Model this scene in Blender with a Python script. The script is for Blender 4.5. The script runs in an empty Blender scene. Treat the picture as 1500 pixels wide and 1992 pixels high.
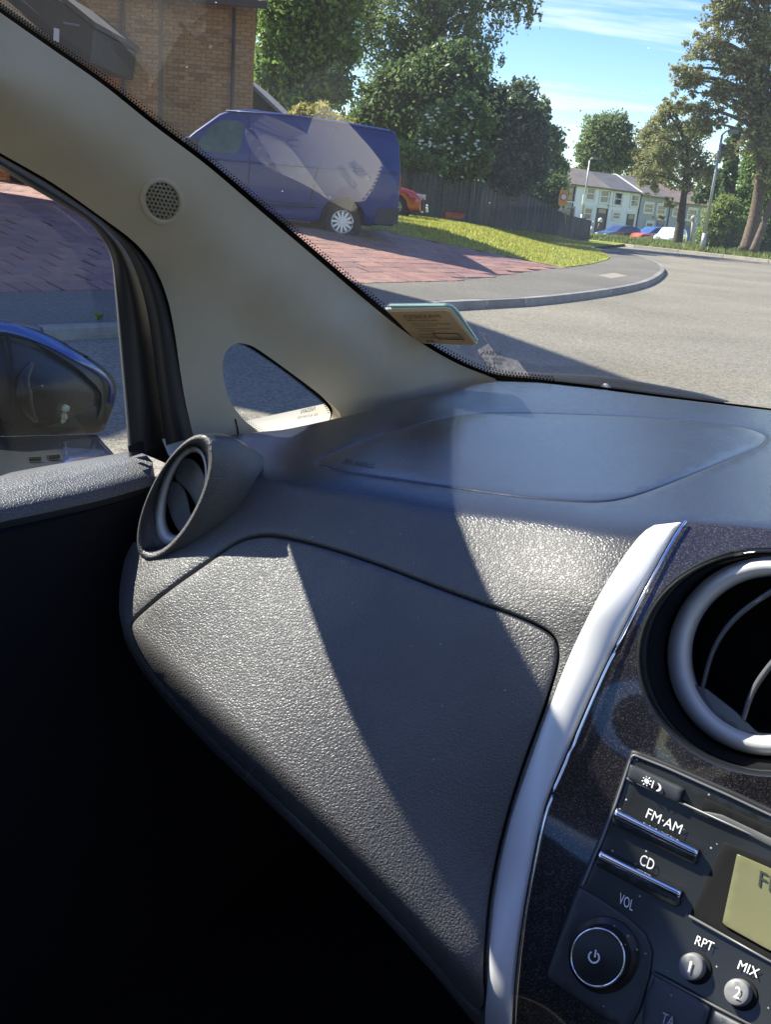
import bpy, bmesh, math, random
import numpy as np
from mathutils import Vector, Matrix, geometry
random.seed(7); rng = np.random.default_rng(7)
sc = bpy.context.scene
COL = sc.collection

# ------------------------------------------------------------------ camera
FPX = 1800.0; CX, CY = 750.0, 996.0; EYE = 1.25
ROLL = math.radians(5.0); PITCH = math.radians(18.75); PSI = math.radians(32.0)
cr_, sr_ = math.cos(ROLL), math.sin(ROLL); cp_, sp_ = math.cos(PITCH), math.sin(PITCH)
CAM = np.array([0.0, 0.0, EYE])
def ray(px, py):
    """direction (optical depth 1) through a photo pixel; accepts arrays"""
    x = (np.asarray(px, float)-CX)/FPX; y = -(np.asarray(py, float)-CY)/FPX
    xx = x*cr_-y*sr_; yy = x*sr_+y*cr_
    return np.stack([xx, cp_+yy*sp_, -sp_+yy*cp_], -1)
cd = bpy.data.cameras.new('camera'); cam = bpy.data.objects.new('camera', cd); COL.objects.link(cam)
sc.camera = cam
cd.sensor_fit = 'VERTICAL'; cd.sensor_height = 24.0; cd.lens = 24.0*FPX/1992.0
cd.clip_start = 0.02; cd.clip_end = 3000
_fw = ray(CX, CY); _rt = ray(CX+FPX, CY)-_fw; _up = ray(CX, CY-FPX)-_fw
M = Matrix(((_rt[0], _up[0], -_fw[0], 0), (_rt[1], _up[1], -_fw[1], 0), (_rt[2], _up[2], -_fw[2], EYE), (0, 0, 0, 1)))
cam.matrix_world = M

# ------------------------------------------------------------------ sky, sun, exposure
SUN_AZ = math.radians(-66.0)      # measured from +Y, negative = left
SUN_EL = math.radians(45.0)
w = bpy.data.worlds.new('World'); sc.world = w; w.use_nodes = True
nt = w.node_tree; nt.nodes.clear()
wo = nt.nodes.new('ShaderNodeOutputWorld'); bg = nt.nodes.new('ShaderNodeBackground')
sky = nt.nodes.new('ShaderNodeTexSky'); sky.sky_type = 'NISHITA'; sky.sun_disc = False
sky.sun_elevation = SUN_EL; sky.sun_rotation = SUN_AZ; sky.altitude = 30; sky.air_density = 1.0; sky.dust_density = 0.25; sky.ozone_density = 3.5
tc = nt.nodes.new('ShaderNodeTexCoord'); sep = nt.nodes.new('ShaderNodeSeparateXYZ')
nt.links.new(tc.outputs['Generated'], sep.inputs[0])
def mth(op, a=None, b=None, nt=nt):
    n = nt.nodes.new('ShaderNodeMath'); n.operation = op
    for i, v in enumerate((a, b)):
        if v is None: continue
        if isinstance(v, (int, float)): n.inputs[i].default_value = v
        else: nt.links.new(v, n.inputs[i])
    return n.outputs[0]
zz = mth('ADD', mth('MAXIMUM', sep.outputs[2], 0.0), 0.10)
comb = nt.nodes.new('ShaderNodeCombineXYZ')
nt.links.new(mth('DIVIDE', sep.outputs[0], zz), comb.inputs[0]); nt.links.new(mth('DIVIDE', sep.outputs[1], zz), comb.inputs[1])
mp = nt.nodes.new('ShaderNodeMapping'); mp.inputs['Scale'].default_value = (0.42, 1.0, 1); mp.inputs['Rotation'].default_value = (0, 0, 0.25)
nt.links.new(comb.outputs[0], mp.inputs[0])
nz = nt.nodes.new('ShaderNodeTexNoise'); nz.inputs['Scale'].default_value = 1.7; nz.inputs['Detail'].default_value = 8; nz.inputs['Roughness'].default_value = 0.62; nz.inputs['Distortion'].default_value = 0.5
nt.links.new(mp.outputs[0], nz.inputs['Vector'])
rp = nt.nodes.new('ShaderNodeValToRGB'); rp.color_ramp.elements[0].position = 0.50; rp.color_ramp.elements[1].position = 0.74
nt.links.new(nz.outputs[0], rp.inputs[0])
mixc = nt.nodes.new('ShaderNodeMixRGB'); mixc.inputs['Color2'].default_value = (5.2, 5.4, 5.7, 1)
hs = nt.nodes.new('ShaderNodeHueSaturation'); hs.inputs['Saturation'].default_value = 1.33; hs.inputs['Value'].default_value = .95; hs.inputs['Hue'].default_value = .519
tn0 = nt.nodes.new('ShaderNodeMixRGB'); tn0.blend_type = 'MULTIPLY'; tn0.inputs[0].default_value = 1; tn0.inputs['Color2'].default_value = (1.03, 1.0, .97, 1); nt.links.new(sky.outputs[0], tn0.inputs[1]); nt.links.new(tn0.outputs[0], hs.inputs['Color'])
nt.links.new(mth('MULTIPLY', rp.outputs[0], 0.80), mixc.inputs[0]); nt.links.new(hs.outputs[0], mixc.inputs[1])
nt.links.new(mixc.outputs[0], bg.inputs[0]); bg.inputs[1].default_value = 0.105
nt.links.new(bg.outputs[0], wo.inputs[0])
sd = bpy.data.lights.new('sun', 'SUN'); sd.energy = 5.0; sd.angle = math.radians(0.55); sd.color = (1.0, 0.95, 0.86)
sun = bpy.data.objects.new('sun', sd); COL.objects.link(sun)
SUN = np.array([math.sin(SUN_AZ)*math.cos(SUN_EL), math.cos(SUN_AZ)*math.cos(SUN_EL), math.sin(SUN_EL)])
sun.rotation_euler = Vector(SUN).to_track_quat('Z', 'Y').to_euler(); sun.location = (0, 0, 30)
sc.view_settings.view_transform = 'Standard'; sc.view_settings.look = 'None'
sc.view_settings.exposure = 1.6; sc.view_settings.gamma = 1.0
sc.cycles.max_bounces = 10; sc.cycles.transparent_max_bounces = 24; sc.cycles.glossy_bounces = 5; sc.cycles.diffuse_bounces = 5
sc.cycles.sample_clamp_indirect = 6.0

# ------------------------------------------------------------------ object helpers
ROOT = {}
def thing(name, label, cat, loc=(0, 0, 0), group=None):
    o = bpy.data.objects.new(name, None); COL.objects.link(o); o.location = loc; o.empty_display_size = 0.2
    o['label'] = label; o['category'] = cat
    if group: o['group'] = group
    ROOT[o.name] = np.array(loc, float); return o
def obj(name, verts, faces, mat, parent=None, smooth=True, kind=None, loc=None):
    """one mesh object from WORLD-space vertices"""
    v = np.asarray(verts, float).reshape(-1, 3)
    base = ROOT[parent.name] if parent is not None else (np.array(loc, float) if loc is not None else np.zeros(3))
    me = bpy.data.meshes.new(name); me.from_pydata((v-base).tolist(), [], [tuple(map(int, f)) for f in faces])
    me.materials.append(mat)
    if smooth: me.polygons.foreach_set('use_smooth', [True]*len(me.polygons))
    me.update()
    o = bpy.data.objects.new(name, me); COL.objects.link(o)
    if parent is not None: o.parent = parent; ROOT[o.name] = base
    else: o.location = base; ROOT[o.name] = base
    if kind: o['kind'] = kind
    return o
def tag(o, label, cat, group=None):
    o['label'] = label; o['category'] = cat
    if group: o['group'] = group
    return o
def sharp(o, ang=35):
    me = o.data
    try: me.set_sharp_from_angle(angle=math.radians(ang))
    except Exception: pass
    return o
def V(*a): return np.array(a, float)
def unit(v): v = np.asarray(v, float); return v/(np.linalg.norm(v, axis=-1, keepdims=True)+1e-12)
class MB:
    """collects shapes of ONE object"""
    def __init__(s): s.v = []; s.f = []
    def add(s, v, f):
        n = len(s.v); s.v += [list(map(float, p)) for p in v]; s.f += [tuple(i+n for i in q) for q in f]; return s
    def box(s, c, ax, ay, az):
        c, ax, ay, az = map(lambda q: np.asarray(q, float), (c, ax, ay, az))
        p = [c+i*ax+j*ay+k*az for k in (-1, 1) for j in (-1, 1) for i in (-1, 1)]
        return s.add(p, [(0, 2, 3, 1), (4, 5, 7, 6), (0, 1, 5, 4), (2, 6, 7, 3), (0, 4, 6, 2), (1, 3, 7, 5)])
    def tube(s, pts, rad, n=8, cap=True):
        pts = [np.asarray(p, float) for p in pts]
        if not hasattr(rad, '__len__'): rad = [rad]*len(pts)
        rings = []; ref = V(0.13, 0.27, 0.95)
        for i, p in enumerate(pts):
            d = unit(pts[min(i+1, len(pts)-1)]-pts[max(i-1, 0)])
            a = unit(np.cross(d, ref if abs(d@unit(ref)) < .97 else V(1, 0, 0))); b = np.cross(d, a)
            rings.append([p+rad[i]*(math.cos(t)*a+math.sin(t)*b) for t in np.linspace(0, 2*math.pi, n, endpoint=False)])
        v = [q for r in rings for q in r]; f = []
        for i in range(len(pts)-1):
            for j in range(n): f.append((i*n+j, i*n+(j+1) % n, (i+1)*n+(j+1) % n, (i+1)*n+j))
        if cap: f += [tuple(range(n))[::-1], tuple(range((len(pts)-1)*n, len(pts)*n))]
        return s.add(v, f)
    def prism(s, poly, d):
        """planar polygon (world pts) extruded by vector d"""
        n = len(poly); p = [np.asarray(q, float) for q in poly]
        v = p+[q+np.asarray(d, float) for q in p]
        return s.add(v, [tuple(range(n))[::-1], tuple(range(n, 2*n))]+[(i, (i+1) % n, n+(i+1) % n, n+i) for i in range(n)])
    def build(s, name, mat, parent=None, smooth=False, **k): return obj(name, s.v, s.f, mat, parent, smooth, **k)
def cr(pts, n=6, closed=False):
    """Catmull-Rom through points (any dimension), n samples per span"""
    P = np.asarray(pts, float); m = len(P); out = []
    rngi = range(m if closed else m-1)
    for i in rngi:
        if closed: p0, p1, p2, p3 = P[(i-1) % m], P[i], P[(i+1) % m], P[(i+2) % m]
        else: p0, p1, p2, p3 = P[max(i-1, 0)], P[i], P[i+1], P[min(i+2, m-1)]
        for t in np.linspace(0, 1, n, endpoint=False):
            out.append(.5*((2*p1)+(-p0+p2)*t+(2*p0-5*p1+4*p2-p3)*t*t+(-p0+3*p1-3*p2+p3)*t**3))
    if not closed: out.append(P[-1])
    return np.array(out)
def resample(pts, n, closed=False):
    P = np.asarray(pts, float)
    if closed: P = np.vstack([P, P[:1]])
    L = np.r_[0, np.cumsum(np.linalg.norm(np.diff(P, axis=0), axis=1))]
    t = np.linspace(0, L[-1], n+1)[:-1] if closed else np.linspace(0, L[-1], n)
    return np.stack([np.interp(t, L, P[:, k]) for k in range(P.shape[1])], -1)
def inpoly(pts, poly):
    pts = np.atleast_2d(np.asarray(pts, float)); poly = np.asarray(poly, float); x, y = pts[:, 0], pts[:, 1]
    r = np.zeros(len(pts), bool); j = len(poly)-1
    for i in range(len(poly)):
        xi, yi = poly[i]; xj, yj = poly[j]
        c = ((yi > y) != (yj > y)) & (x < (xj-xi)*(y-yi)/((yj-yi) if yj != yi else 1e-9)+xi)
        r ^= c; j = i
    return r
def offset2(poly, d):
    """move a closed 2-D outline outwards by d"""
    P = np.asarray(poly, float); A = .5*np.sum(P[:, 0]*np.roll(P[:, 1], -1)-np.roll(P[:, 0], -1)*P[:, 1])
    t = unit(np.roll(P, -1, 0)-np.roll(P, 1, 0)); nrm = np.stack([t[:, 1], -t[:, 0]], -1)*(1 if A > 0 else -1)
    return P+nrm*d
def cdt(outline, holes=(), step=20.0, margin=.45):
    """triangulates an outline with holes, with inner points every `step`"""
    O = np.asarray(outline, float); loops = [O]+[np.asarray(h, float) for h in holes]
    vs = []; es = []
    for L in loops:
        b = len(vs); n = len(L); vs += L.tolist(); es += [(b+i, b+(i+1) % n) for i in range(n)]
    lo, hi = O.min(0), O.max(0); g = []
    k = 0; y = lo[1]+step*.5
    while y < hi[1]:
        x = lo[0]+(step*.5 if k % 2 else step)
        while x < hi[0]: g.append((x, y)); x += step
        y += step*.866; k += 1
    if g:
        g = np.array(g); ok = inpoly(g, O)
        for h in loops[1:]: ok &= ~inpoly(g, h)
        g = g[ok]; B = np.vstack([resample(L, max(8, int(np.sum(np.linalg.norm(np.diff(np.vstack([L, L[:1]]), axis=0), axis=1))/(step*.5))), True) for L in loops])
        if len(g):
            keep = np.array([np.min(np.sum((B-q)**2, 1)) > (margin*step)**2 for q in g]); vs += g[keep].tolist()
    rv, re, rf, *_ = geometry.delaunay_2d_cdt([Vector(v) for v in vs], es, [], 1, 1e-5)
    rv = np.array([tuple(v) for v in rv]); rf = [tuple(f) for f in rf]
    if rf:
        c = np.array([rv[list(f)].mean(0) for f in rf]); ok = inpoly(c, O)
        for h in loops[1:]: ok &= ~inpoly(c, h)
        rf = [f for f, o in zip(rf, ok) if o]
    # consistent winding
    out = []
    for f in rf:
        a, b, c_ = rv[f[0]], rv[f[1]], rv[f[2]]
        out.append(f if (b[0]-a[0])*(c_[1]-a[1])-(b[1]-a[1])*(c_[0]-a[0]) < 0 else f[::-1])
    return rv, out

# ------------------------------------------------------------------ materials
MAT = {}
def nodes(m): m.use_nodes = True; t = m.node_tree; return t, t.nodes['Principled BSDF']
def mat(name, col, rough=.5, metal=0., spec=.5, coat=0., var=0., vscale=8., bump=0., bscale=40., bdist=.002, trans=0.):
    m = bpy.data.materials.new(name); t, b = nodes(m)
    b.inputs['Base Color'].default_value = (*col, 1); b.inputs['Roughness'].default_value = rough; b.inputs['Metallic'].default_value = metal
    b.inputs['Specular IOR Level'].default_value = spec; b.inputs['Coat Weight'].default_value = coat; b.inputs['Coat Roughness'].default_value = .04
    tc = t.nodes.new('ShaderNodeTexCoord')
    if var:
        n = t.nodes.new('ShaderNodeTexNoise'); n.inputs['Scale'].default_value = vscale; n.inputs['Detail'].default_value = 6; n.inputs['Roughness'].default_value = .65
        t.links.new(tc.outputs['Object'], n.inputs['Vector'])
        r = t.nodes.new('ShaderNodeValToRGB'); r.color_ramp.elements[0].position = .3; r.color_ramp.elements[1].position = .7
        r.color_ramp.elements[0].color = (*[max(0, c*(1-var)) for c in col], 1); r.color_ramp.elements[1].color = (*[min(1, c*(1+var)) for c in col], 1)
        t.links.new(n.outputs[0], r.inputs[0]); t.links.new(r.outputs[0], b.inputs['Base Color'])
    if bump:
        n2 = t.nodes.new('ShaderNodeTexNoise'); n2.inputs['Scale'].default_value = bscale; n2.inputs['Detail'].default_value = 5
        t.links.new(tc.outputs['Object'], n2.inputs['Vector'])
        bp = t.nodes.new('ShaderNodeBump'); bp.inputs['Strength'].default_value = bump; bp.inputs['Distance'].default_value = bdist
        t.links.new(n2.outputs[0], bp.inputs['Height']); t.links.new(bp.outputs[0], b.inputs['Normal'])
    MAT[name] = m; return m
def grain(name, col, rough, scale, strength, dist=.0006, dust=.02, spec=.5, top=None):
    """moulded leather-grain plastic: cell relief, dust specks, faint rub marks"""
    m = bpy.data.materials.new(name); t, b = nodes(m); L = t.links.new
    tc = t.nodes.new('ShaderNodeTexCoord')
    n0 = t.nodes.new('ShaderNodeTexNoise'); n0.inputs['Scale'].default_value = scale*.8; n0.inputs['Detail'].default_value = 2
    L(tc.outputs['Object'], n0.inputs['Vector'])
    mx = t.nodes.new('ShaderNodeVectorMath'); mx.operation = 'MULTIPLY_ADD'; mx.inputs[1].default_value = (.9/scale,)*3
    L(n0.outputs['Color'], mx.inputs[0]); L(tc.outputs['Object'], mx.inputs[2])
    vo = t.nodes.new('ShaderNodeTexVoronoi'); vo.feature = 'DISTANCE_TO_EDGE'; vo.inputs['Scale'].default_value = scale
    L(mx.outputs[0], vo.inputs['Vector'])
    rp = t.nodes.new('ShaderNodeValToRGB'); rp.color_ramp.elements[0].position = .0; rp.color_ramp.elements[1].position = .30
    rp.color_ramp.interpolation = 'EASE'; L(vo.outputs['Distance'], rp.inputs[0])
    n1 = t.nodes.new('ShaderNodeTexNoise'); n1.inputs['Scale'].default_value = scale*3; n1.inputs['Detail'].default_value = 3; L(tc.outputs['Object'], n1.inputs['Vector'])
    ad = t.nodes.new('ShaderNodeMath'); ad.operation = 'MULTIPLY_ADD'; ad.inputs[1].default_value = .35; L(n1.outputs[0], ad.inputs[0]); L(rp.outputs[0], ad.inputs[2])
    bp = t.nodes.new('ShaderNodeBump'); bp.inputs['Strength'].default_value = strength; bp.inputs['Distance'].default_value = dist
    L(ad.outputs[0], bp.inputs['Height']); L(bp.outputs[0], b.inputs['Normal'])
    # dust specks
    v2 = t.nodes.new('ShaderNodeTexVoronoi'); v2.inputs['Scale'].default_value = 95; L(tc.outputs['Object'], v2.inputs['Vector'])
    r2 = t.nodes.new('ShaderNodeValToRGB'); r2.color_ramp.elements[0].position = dust; r2.color_ramp.elements[0].color = (1, 1, 1, 1); r2.color_ramp.elements[1].position = dust*2.2+.001; r2.color_ramp.elements[1].color = (0, 0, 0, 1)
    L(v2.outputs['Distance'], r2.inputs[0])
    n3 = t.nodes.new('ShaderNodeTexNoise'); n3.inputs['Scale'].default_value = 9; n3.inputs['Detail'].default_value = 5; L(tc.outputs['Object'], n3.inputs['Vector'])
    r3 = t.nodes.new('ShaderNodeValToRGB'); r3.color_ramp.elements[0].position = .35; r3.color_ramp.elements[1].position = .75
    r3.color_ramp.elements[0].color = (*[c*.85 for c in col], 1); r3.color_ramp.elements[1].color = (*[c*1.25 for c in col], 1); L(n3.outputs[0], r3.inputs[0])
    mi = t.nodes.new('ShaderNodeMixRGB'); mi.inputs['Color2'].default_value = (.45, .44, .42, 1); L(r2.outputs[0], mi.inputs[0]); L(r3.outputs[0], mi.inputs[1]); L(mi.outputs[0], b.inputs['Base Color'])
    b.inputs['Roughness'].default_value = rough; b.inputs['Specular IOR Level'].default_value = spec
    r4 = t.nodes.new('ShaderNodeMapRange'); r4.inputs[3].default_value = rough*.75; r4.inputs[4].default_value = rough*1.3; L(n3.outputs[0], r4.inputs[0]); L(r4.outputs[0], b.inputs['Roughness'])
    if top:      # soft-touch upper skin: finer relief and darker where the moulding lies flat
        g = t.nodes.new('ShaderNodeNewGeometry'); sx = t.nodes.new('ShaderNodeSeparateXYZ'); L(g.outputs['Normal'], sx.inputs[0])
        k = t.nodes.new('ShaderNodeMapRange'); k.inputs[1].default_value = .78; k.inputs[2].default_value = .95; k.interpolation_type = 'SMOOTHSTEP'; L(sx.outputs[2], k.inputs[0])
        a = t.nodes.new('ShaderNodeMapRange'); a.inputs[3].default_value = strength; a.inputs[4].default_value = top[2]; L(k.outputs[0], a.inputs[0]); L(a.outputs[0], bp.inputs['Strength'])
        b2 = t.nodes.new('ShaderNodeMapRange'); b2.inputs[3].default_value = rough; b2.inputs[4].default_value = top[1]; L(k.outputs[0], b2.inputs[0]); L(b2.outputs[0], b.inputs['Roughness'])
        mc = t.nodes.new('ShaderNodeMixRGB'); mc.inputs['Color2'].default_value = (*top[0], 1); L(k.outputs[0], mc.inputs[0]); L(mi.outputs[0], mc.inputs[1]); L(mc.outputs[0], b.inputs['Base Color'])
    MAT[name] = m; return m
def glass(name, tint, dust, gloss=1.0, specks=.02):
    m = bpy.data.materials.new(name); m.use_nodes = True; t = m.node_tree; t.nodes.clear(); L = t.links.new
    out = t.nodes.new('ShaderNodeOutputMaterial'); tr = t.nodes.new('ShaderNodeBsdfTransparent'); tr.inputs[0].default_value = (*tint, 1)
    gl = t.nodes.new('ShaderNodeBsdfGlossy'); gl.inputs['Roughness'].default_value = .0; gl.inputs['Color'].default_value = (1, 1, 1, 1)
    fr = t.nodes.new('ShaderNodeFresnel'); fr.inputs['IOR'].default_value = 1.5
    f2 = t.nodes.new('ShaderNodeMath'); f2.operation = 'MULTIPLY'; f2.use_clamp = True; f2.inputs[1].default_value = gloss; L(fr.outputs[0], f2.inputs[0])
    m1 = t.nodes.new('ShaderNodeMixShader'); L(f2.outputs[0], m1.inputs[0]); L(tr.outputs[0], m1.inputs[1]); L(gl.outputs[0], m1.inputs[2])
    tc = t.nodes.new('ShaderNodeTexCoord'); n = t.nodes.new('ShaderNodeTexNoise'); n.inputs['Scale'].default_value = 5; n.inputs['Detail'].default_value = 8; L(tc.outputs['Object'], n.inputs['Vector'])
    v2 = t.nodes.new('ShaderNodeTexVoronoi'); v2.inputs['Scale'].default_value = 42; L(tc.outputs['Object'], v2.inputs['Vector'])
    r2 = t.nodes.new('ShaderNodeValToRGB'); r2.color_ramp.elements[0].position = specks; r2.color_ramp.elements[0].color = (.35, .35, .35, 1); r2.color_ramp.elements[1].position = specks*2+.001; r2.color_ramp.elements[1].color = (0, 0, 0, 1); L(v2.outputs['Distance'], r2.inputs[0])
    mr = t.nodes.new('ShaderNodeMapRange'); mr.inputs[1].default_value = .3; mr.inputs[2].default_value = .75; mr.inputs[3].default_value = dust*.6; mr.inputs[4].default_value = dust*1.6; L(n.outputs[0], mr.inputs[0])
    ad = t.nodes.new('ShaderNodeMath'); ad.operation = 'MAXIMUM'; L(mr.outputs[0], ad.inputs[0]); L(r2.outputs[0], ad.inputs[1])
    df = t.nodes.new('ShaderNodeBsdfTranslucent'); df.inputs[0].default_value = (.8, .82, .8, 1)
    m2 = t.nodes.new('ShaderNodeMixShader'); L(ad.outputs[0], m2.inputs[0]); L(m1.outputs[0], m2.inputs[1]); L(df.outputs[0], m2.inputs[2]); L(m2.outputs[0], out.inputs[0])
    MAT[name] = m; return m
def leafmat(name, c0, c1, transl=.35, rough=.45):
    m = bpy.data.materials.new(name); t, b = nodes(m); L = t.links.new
    g = t.nodes.new('ShaderNodeNewGeometry'); r = t.nodes.new('ShaderNodeValToRGB')
    r.color_ramp.elements[0].color = (*c0, 1); r.color_ramp.elements[1].color = (*c1, 1); L(g.outputs['Random Per Island'], r.inputs[0]); L(r.outputs[0], b.inputs['Base Color'])
    b.inputs['Roughness'].default_value = rough; b.inputs['Specular IOR Level'].default_value = .35
    tr = t.nodes.new('ShaderNodeBsdfTranslucent'); L(r.outputs[0], tr.inputs[0])
    mx = t.nodes.new('ShaderNodeMixShader'); mx.inputs[0].default_value = transl; out = t.nodes['Material Output']
    L(b.outputs[0], mx.inputs[1]); L(tr.outputs[0], mx.inputs[2]); L(mx.outputs[0], out.inputs[0]); MAT[name] = m; return m

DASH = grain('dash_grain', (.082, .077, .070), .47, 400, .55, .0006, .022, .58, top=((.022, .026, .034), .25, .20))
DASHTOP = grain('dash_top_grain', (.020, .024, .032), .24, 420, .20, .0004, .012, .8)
DOORG = grain('door_grain', (.075, .076, .078), .46, 360, .65, .0007, .015)
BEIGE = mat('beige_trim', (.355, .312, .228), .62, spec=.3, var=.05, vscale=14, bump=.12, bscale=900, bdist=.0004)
GRILLE = mat('grille_beige', (.20, .18, .135), .6)
RUBBER = mat('black_rubber', (.010, .010, .011), .55, spec=.3, bump=.15, bscale=300, bdist=.0006)
BLACK = mat('black_plastic', (.010, .010, .011), .45)
MATTE = mat('dark_cavity', (.006, .006, .006), .8, spec=.2)
FRIT = mat('frit_black', (.006, .006, .007), .9, spec=.03)
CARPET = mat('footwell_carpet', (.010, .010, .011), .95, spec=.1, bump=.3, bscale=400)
SATIN = mat('satin_silver', (.55, .545, .53), .48, metal=.15, bump=.03, bscale=2500, bdist=.0002)
SATIN2 = mat('satin_vent_ring', (.46, .455, .44), .42, metal=.18)
CHROME = mat('chrome', (.75, .75, .77), .08, metal=1)
FLAP = mat('vent_flap', (.085, .088, .093), .32, var=.15, vscale=60)
WSG = glass('windscreen_glass', (.91, .93, .90), .008, 1.2, .015)
SIDEG = glass('side_glass', (.80, .83, .82), .002, .5, .010)
def flake():
    m = bpy.data.materials.new('gloss_black_flake'); t, b = nodes(m); L = t.links.new
    tc = t.nodes.new('ShaderNodeTexCoord'); v = t.nodes.new('ShaderNodeTexVoronoi'); v.inputs['Scale'].default_value = 1900; L(tc.outputs['Object'], v.inputs['Vector'])
    s = t.nodes.new('ShaderNodeSeparateXYZ'); L(v.outputs['Color'], s.inputs[0])
    r = t.nodes.new('ShaderNodeValToRGB'); r.color_ramp.elements[0].position = .80; r.color_ramp.elements[0].color = (.012, .011, .014, 1); r.color_ramp.elements[1].position = .99; r.color_ramp.elements[1].color = (.13, .11, .10, 1)
    L(s.outputs[0], r.inputs[0]); L(r.outputs[0], b.inputs['Base Color'])
    b.inputs['Roughness'].default_value = .35; b.inputs['Metallic'].default_value = .5; b.inputs['Coat Weight'].default_value = 1; b.inputs['Coat Roughness'].default_value = .06
    MAT['flake'] = m; return m
FLAKE = flake()
RADIO = grain('radio_black', (.014, .015, .014), .28, 900, .02, .0001, .032)
RADIO2 = grain('radio_charcoal', (.030, .032, .035), .40, 900, .05, .0001, .028)
BTN = mat('button_grey', (.16, .16, .16), .5)
PRINT = mat('white_print', (.75, .75, .73), .6)
LCD = mat('lcd_olive', (.14, .135, .06), .25, var=.06, vscale=20)
LCDT = mat('lcd_ink', (.03, .035, .02), .5)

# ------------------------------------------------------------------ interior coordinates
S = 0.9
Fv = V(math.sin(PSI), math.cos(PSI), 0); Rv = V(math.cos(PSI), -math.sin(PSI), 0); Uv = V(0, 0, 1)
def Q(r, f, z): return CAM+S*(r*Rv+f*Fv+z*Uv)
def tdepth(px, py, key, val):
    d = ray(px, py); return val/{'r': d@Rv, 'f': d@Fv, 'z': d[..., 2], 't': 1.0}[key]
class Surf:
    """smooth surface: inverse depth is a thin-plate spline over the picture plane (a plane stays a plane)"""
    def __init__(s, ctrl, lam=1e-7):
        P = np.array([(c[0], c[1]) for c in ctrl], float)/1000; W = np.array([1/tdepth(*c) for c in ctrl]); n = len(P)
        s.P = P; D = np.linalg.norm(P[:, None]-P[None], axis=2); K = np.where(D > 0, D*D*np.log(D+1e-12), 0)+lam*np.eye(n)
        A = np.zeros((n+3, n+3)); A[:n, :n] = K; A[:n, n] = 1; A[:n, n+1:] = P; A[n, :n] = 1; A[n+1:, :n] = P.T
        s.c = np.linalg.solve(A, np.r_[W, 0, 0, 0])
    def w(s, q):
        q = np.atleast_2d(np.asarray(q, float))/1000; D = np.linalg.norm(q[:, None]-s.P[None], axis=2)
        return np.where(D > 0, D*D*np.log(D+1e-12), 0)@s.c[:-3]+s.c[-3]+q@s.c[-2:]
    def p(s, q, off=0.0):
        q = np.atleast_2d(np.asarray(q, float))
        def P0(q): return CAM+S*ray(q[:, 0], q[:, 1])/s.w(q)[:, None]
        p = P0(q)
        if np.any(np.asarray(off) != 0): p = p+s.n(q)*np.asarray(off).reshape(-1, 1)
        return p
    def n(s, q):
        q = np.atleast_2d(np.asarray(q, float))
        def P0(q): return CAM+S*ray(q[:, 0], q[:, 1])/s.w(q)[:, None]
        a = P0(q+[2, 0])-P0(q-[2, 0]); b = P0(q+[0, 2])-P0(q-[0, 2]); n = unit(np.cross(a, b))
        sg = np.sign(np.sum(n*(CAM-P0(q)), 1)); return n*sg[:, None]
class SMin(Surf):
    """convex meeting of surfaces, rounded by k"""
    def __init__(s, *a, k=.03): s.a = a; s.k = k
    def w(s, q):
        x = s.a[0].w(q)
        for i, b in enumerate(s.a[1:]):
            y = b.w(q); k = s.k if not hasattr(s.k, '__len__') else s.k[i]
            h = np.clip(.5+.5*(y-x)/k, 0, 1); x = y*(1-h)+x*h-k*h*(1-h)
        return x
class Fit(Surf):
    """plane through control points (least squares)"""
    def __init__(s, ctrl=None, pw=None):
        P = pw if pw else [(c[0], c[1], 1/tdepth(*c)) for c in ctrl]; P = np.array(P)
        A = np.c_[P[:, 0], P[:, 1], np.ones(len(P))]; s.c = np.linalg.lstsq(A, P[:, 2], rcond=None)[0]
    def w(s, q): q = np.atleast_2d(np.asarray(q, float)); return q@s.c[:2]+s.c[2]
class Pl(Surf):
    """3-D plane through a pixel point with a car-frame normal"""
    def __init__(s, c, n):
        s.p0 = ray(c[0], c[1])*tdepth(*c); s.nn = unit(n[0]*Rv+n[1]*Fv+n[2]*Uv)
    def w(s, q): q = np.atleast_2d(np.asarray(q, float)); return (ray(q[:, 0], q[:, 1])@s.nn)/(s.p0@s.nn)
    def p(s, q, off=0.0):
        q = np.atleast_2d(np.asarray(q, float)); d = ray(q[:, 0], q[:, 1]); nv = s.n(q[:1])[0]; return CAM+d*(((S*s.p0+nv*off)@nv)/(d@nv))[:, None]
    def n(s, q): q = np.atleast_2d(q); n = s.nn*(-1 if s.nn@s.p0 > 0 else 1); return np.tile(n, (len(q), 1))
class Screen(Surf):
    """bowed, raked windscreen: f = fb - c (r-rc)^2 - a (z-zb), car frame"""
    fb, c, rc, a, zb = 1.53, .70, -.09, 2.40, -.25
    def __init__(s): pass
    def w(s, q):
        q = np.atleast_2d(np.asarray(q, float)); d = ray(q[:, 0], q[:, 1]); dr, df, dz = d@Rv, d@Fv, d[:, 2]
        A = s.c*dr*dr; B = df+s.a*dz-2*s.c*dr*s.rc; C = s.c*s.rc**2-s.fb-s.a*s.zb
        return 1/((-B+np.sqrt(np.maximum(B*B-4*A*C, 1e-9)))/(2*A+1e-12))
def ell(c, Mj, Nj, n=48):
    t = np.linspace(0, 2*math.pi, n, endpoint=False)[:, None]; return np.array(c)+np.array(Mj)*np.cos(t)+np.array(Nj)*np.sin(t)
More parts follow.
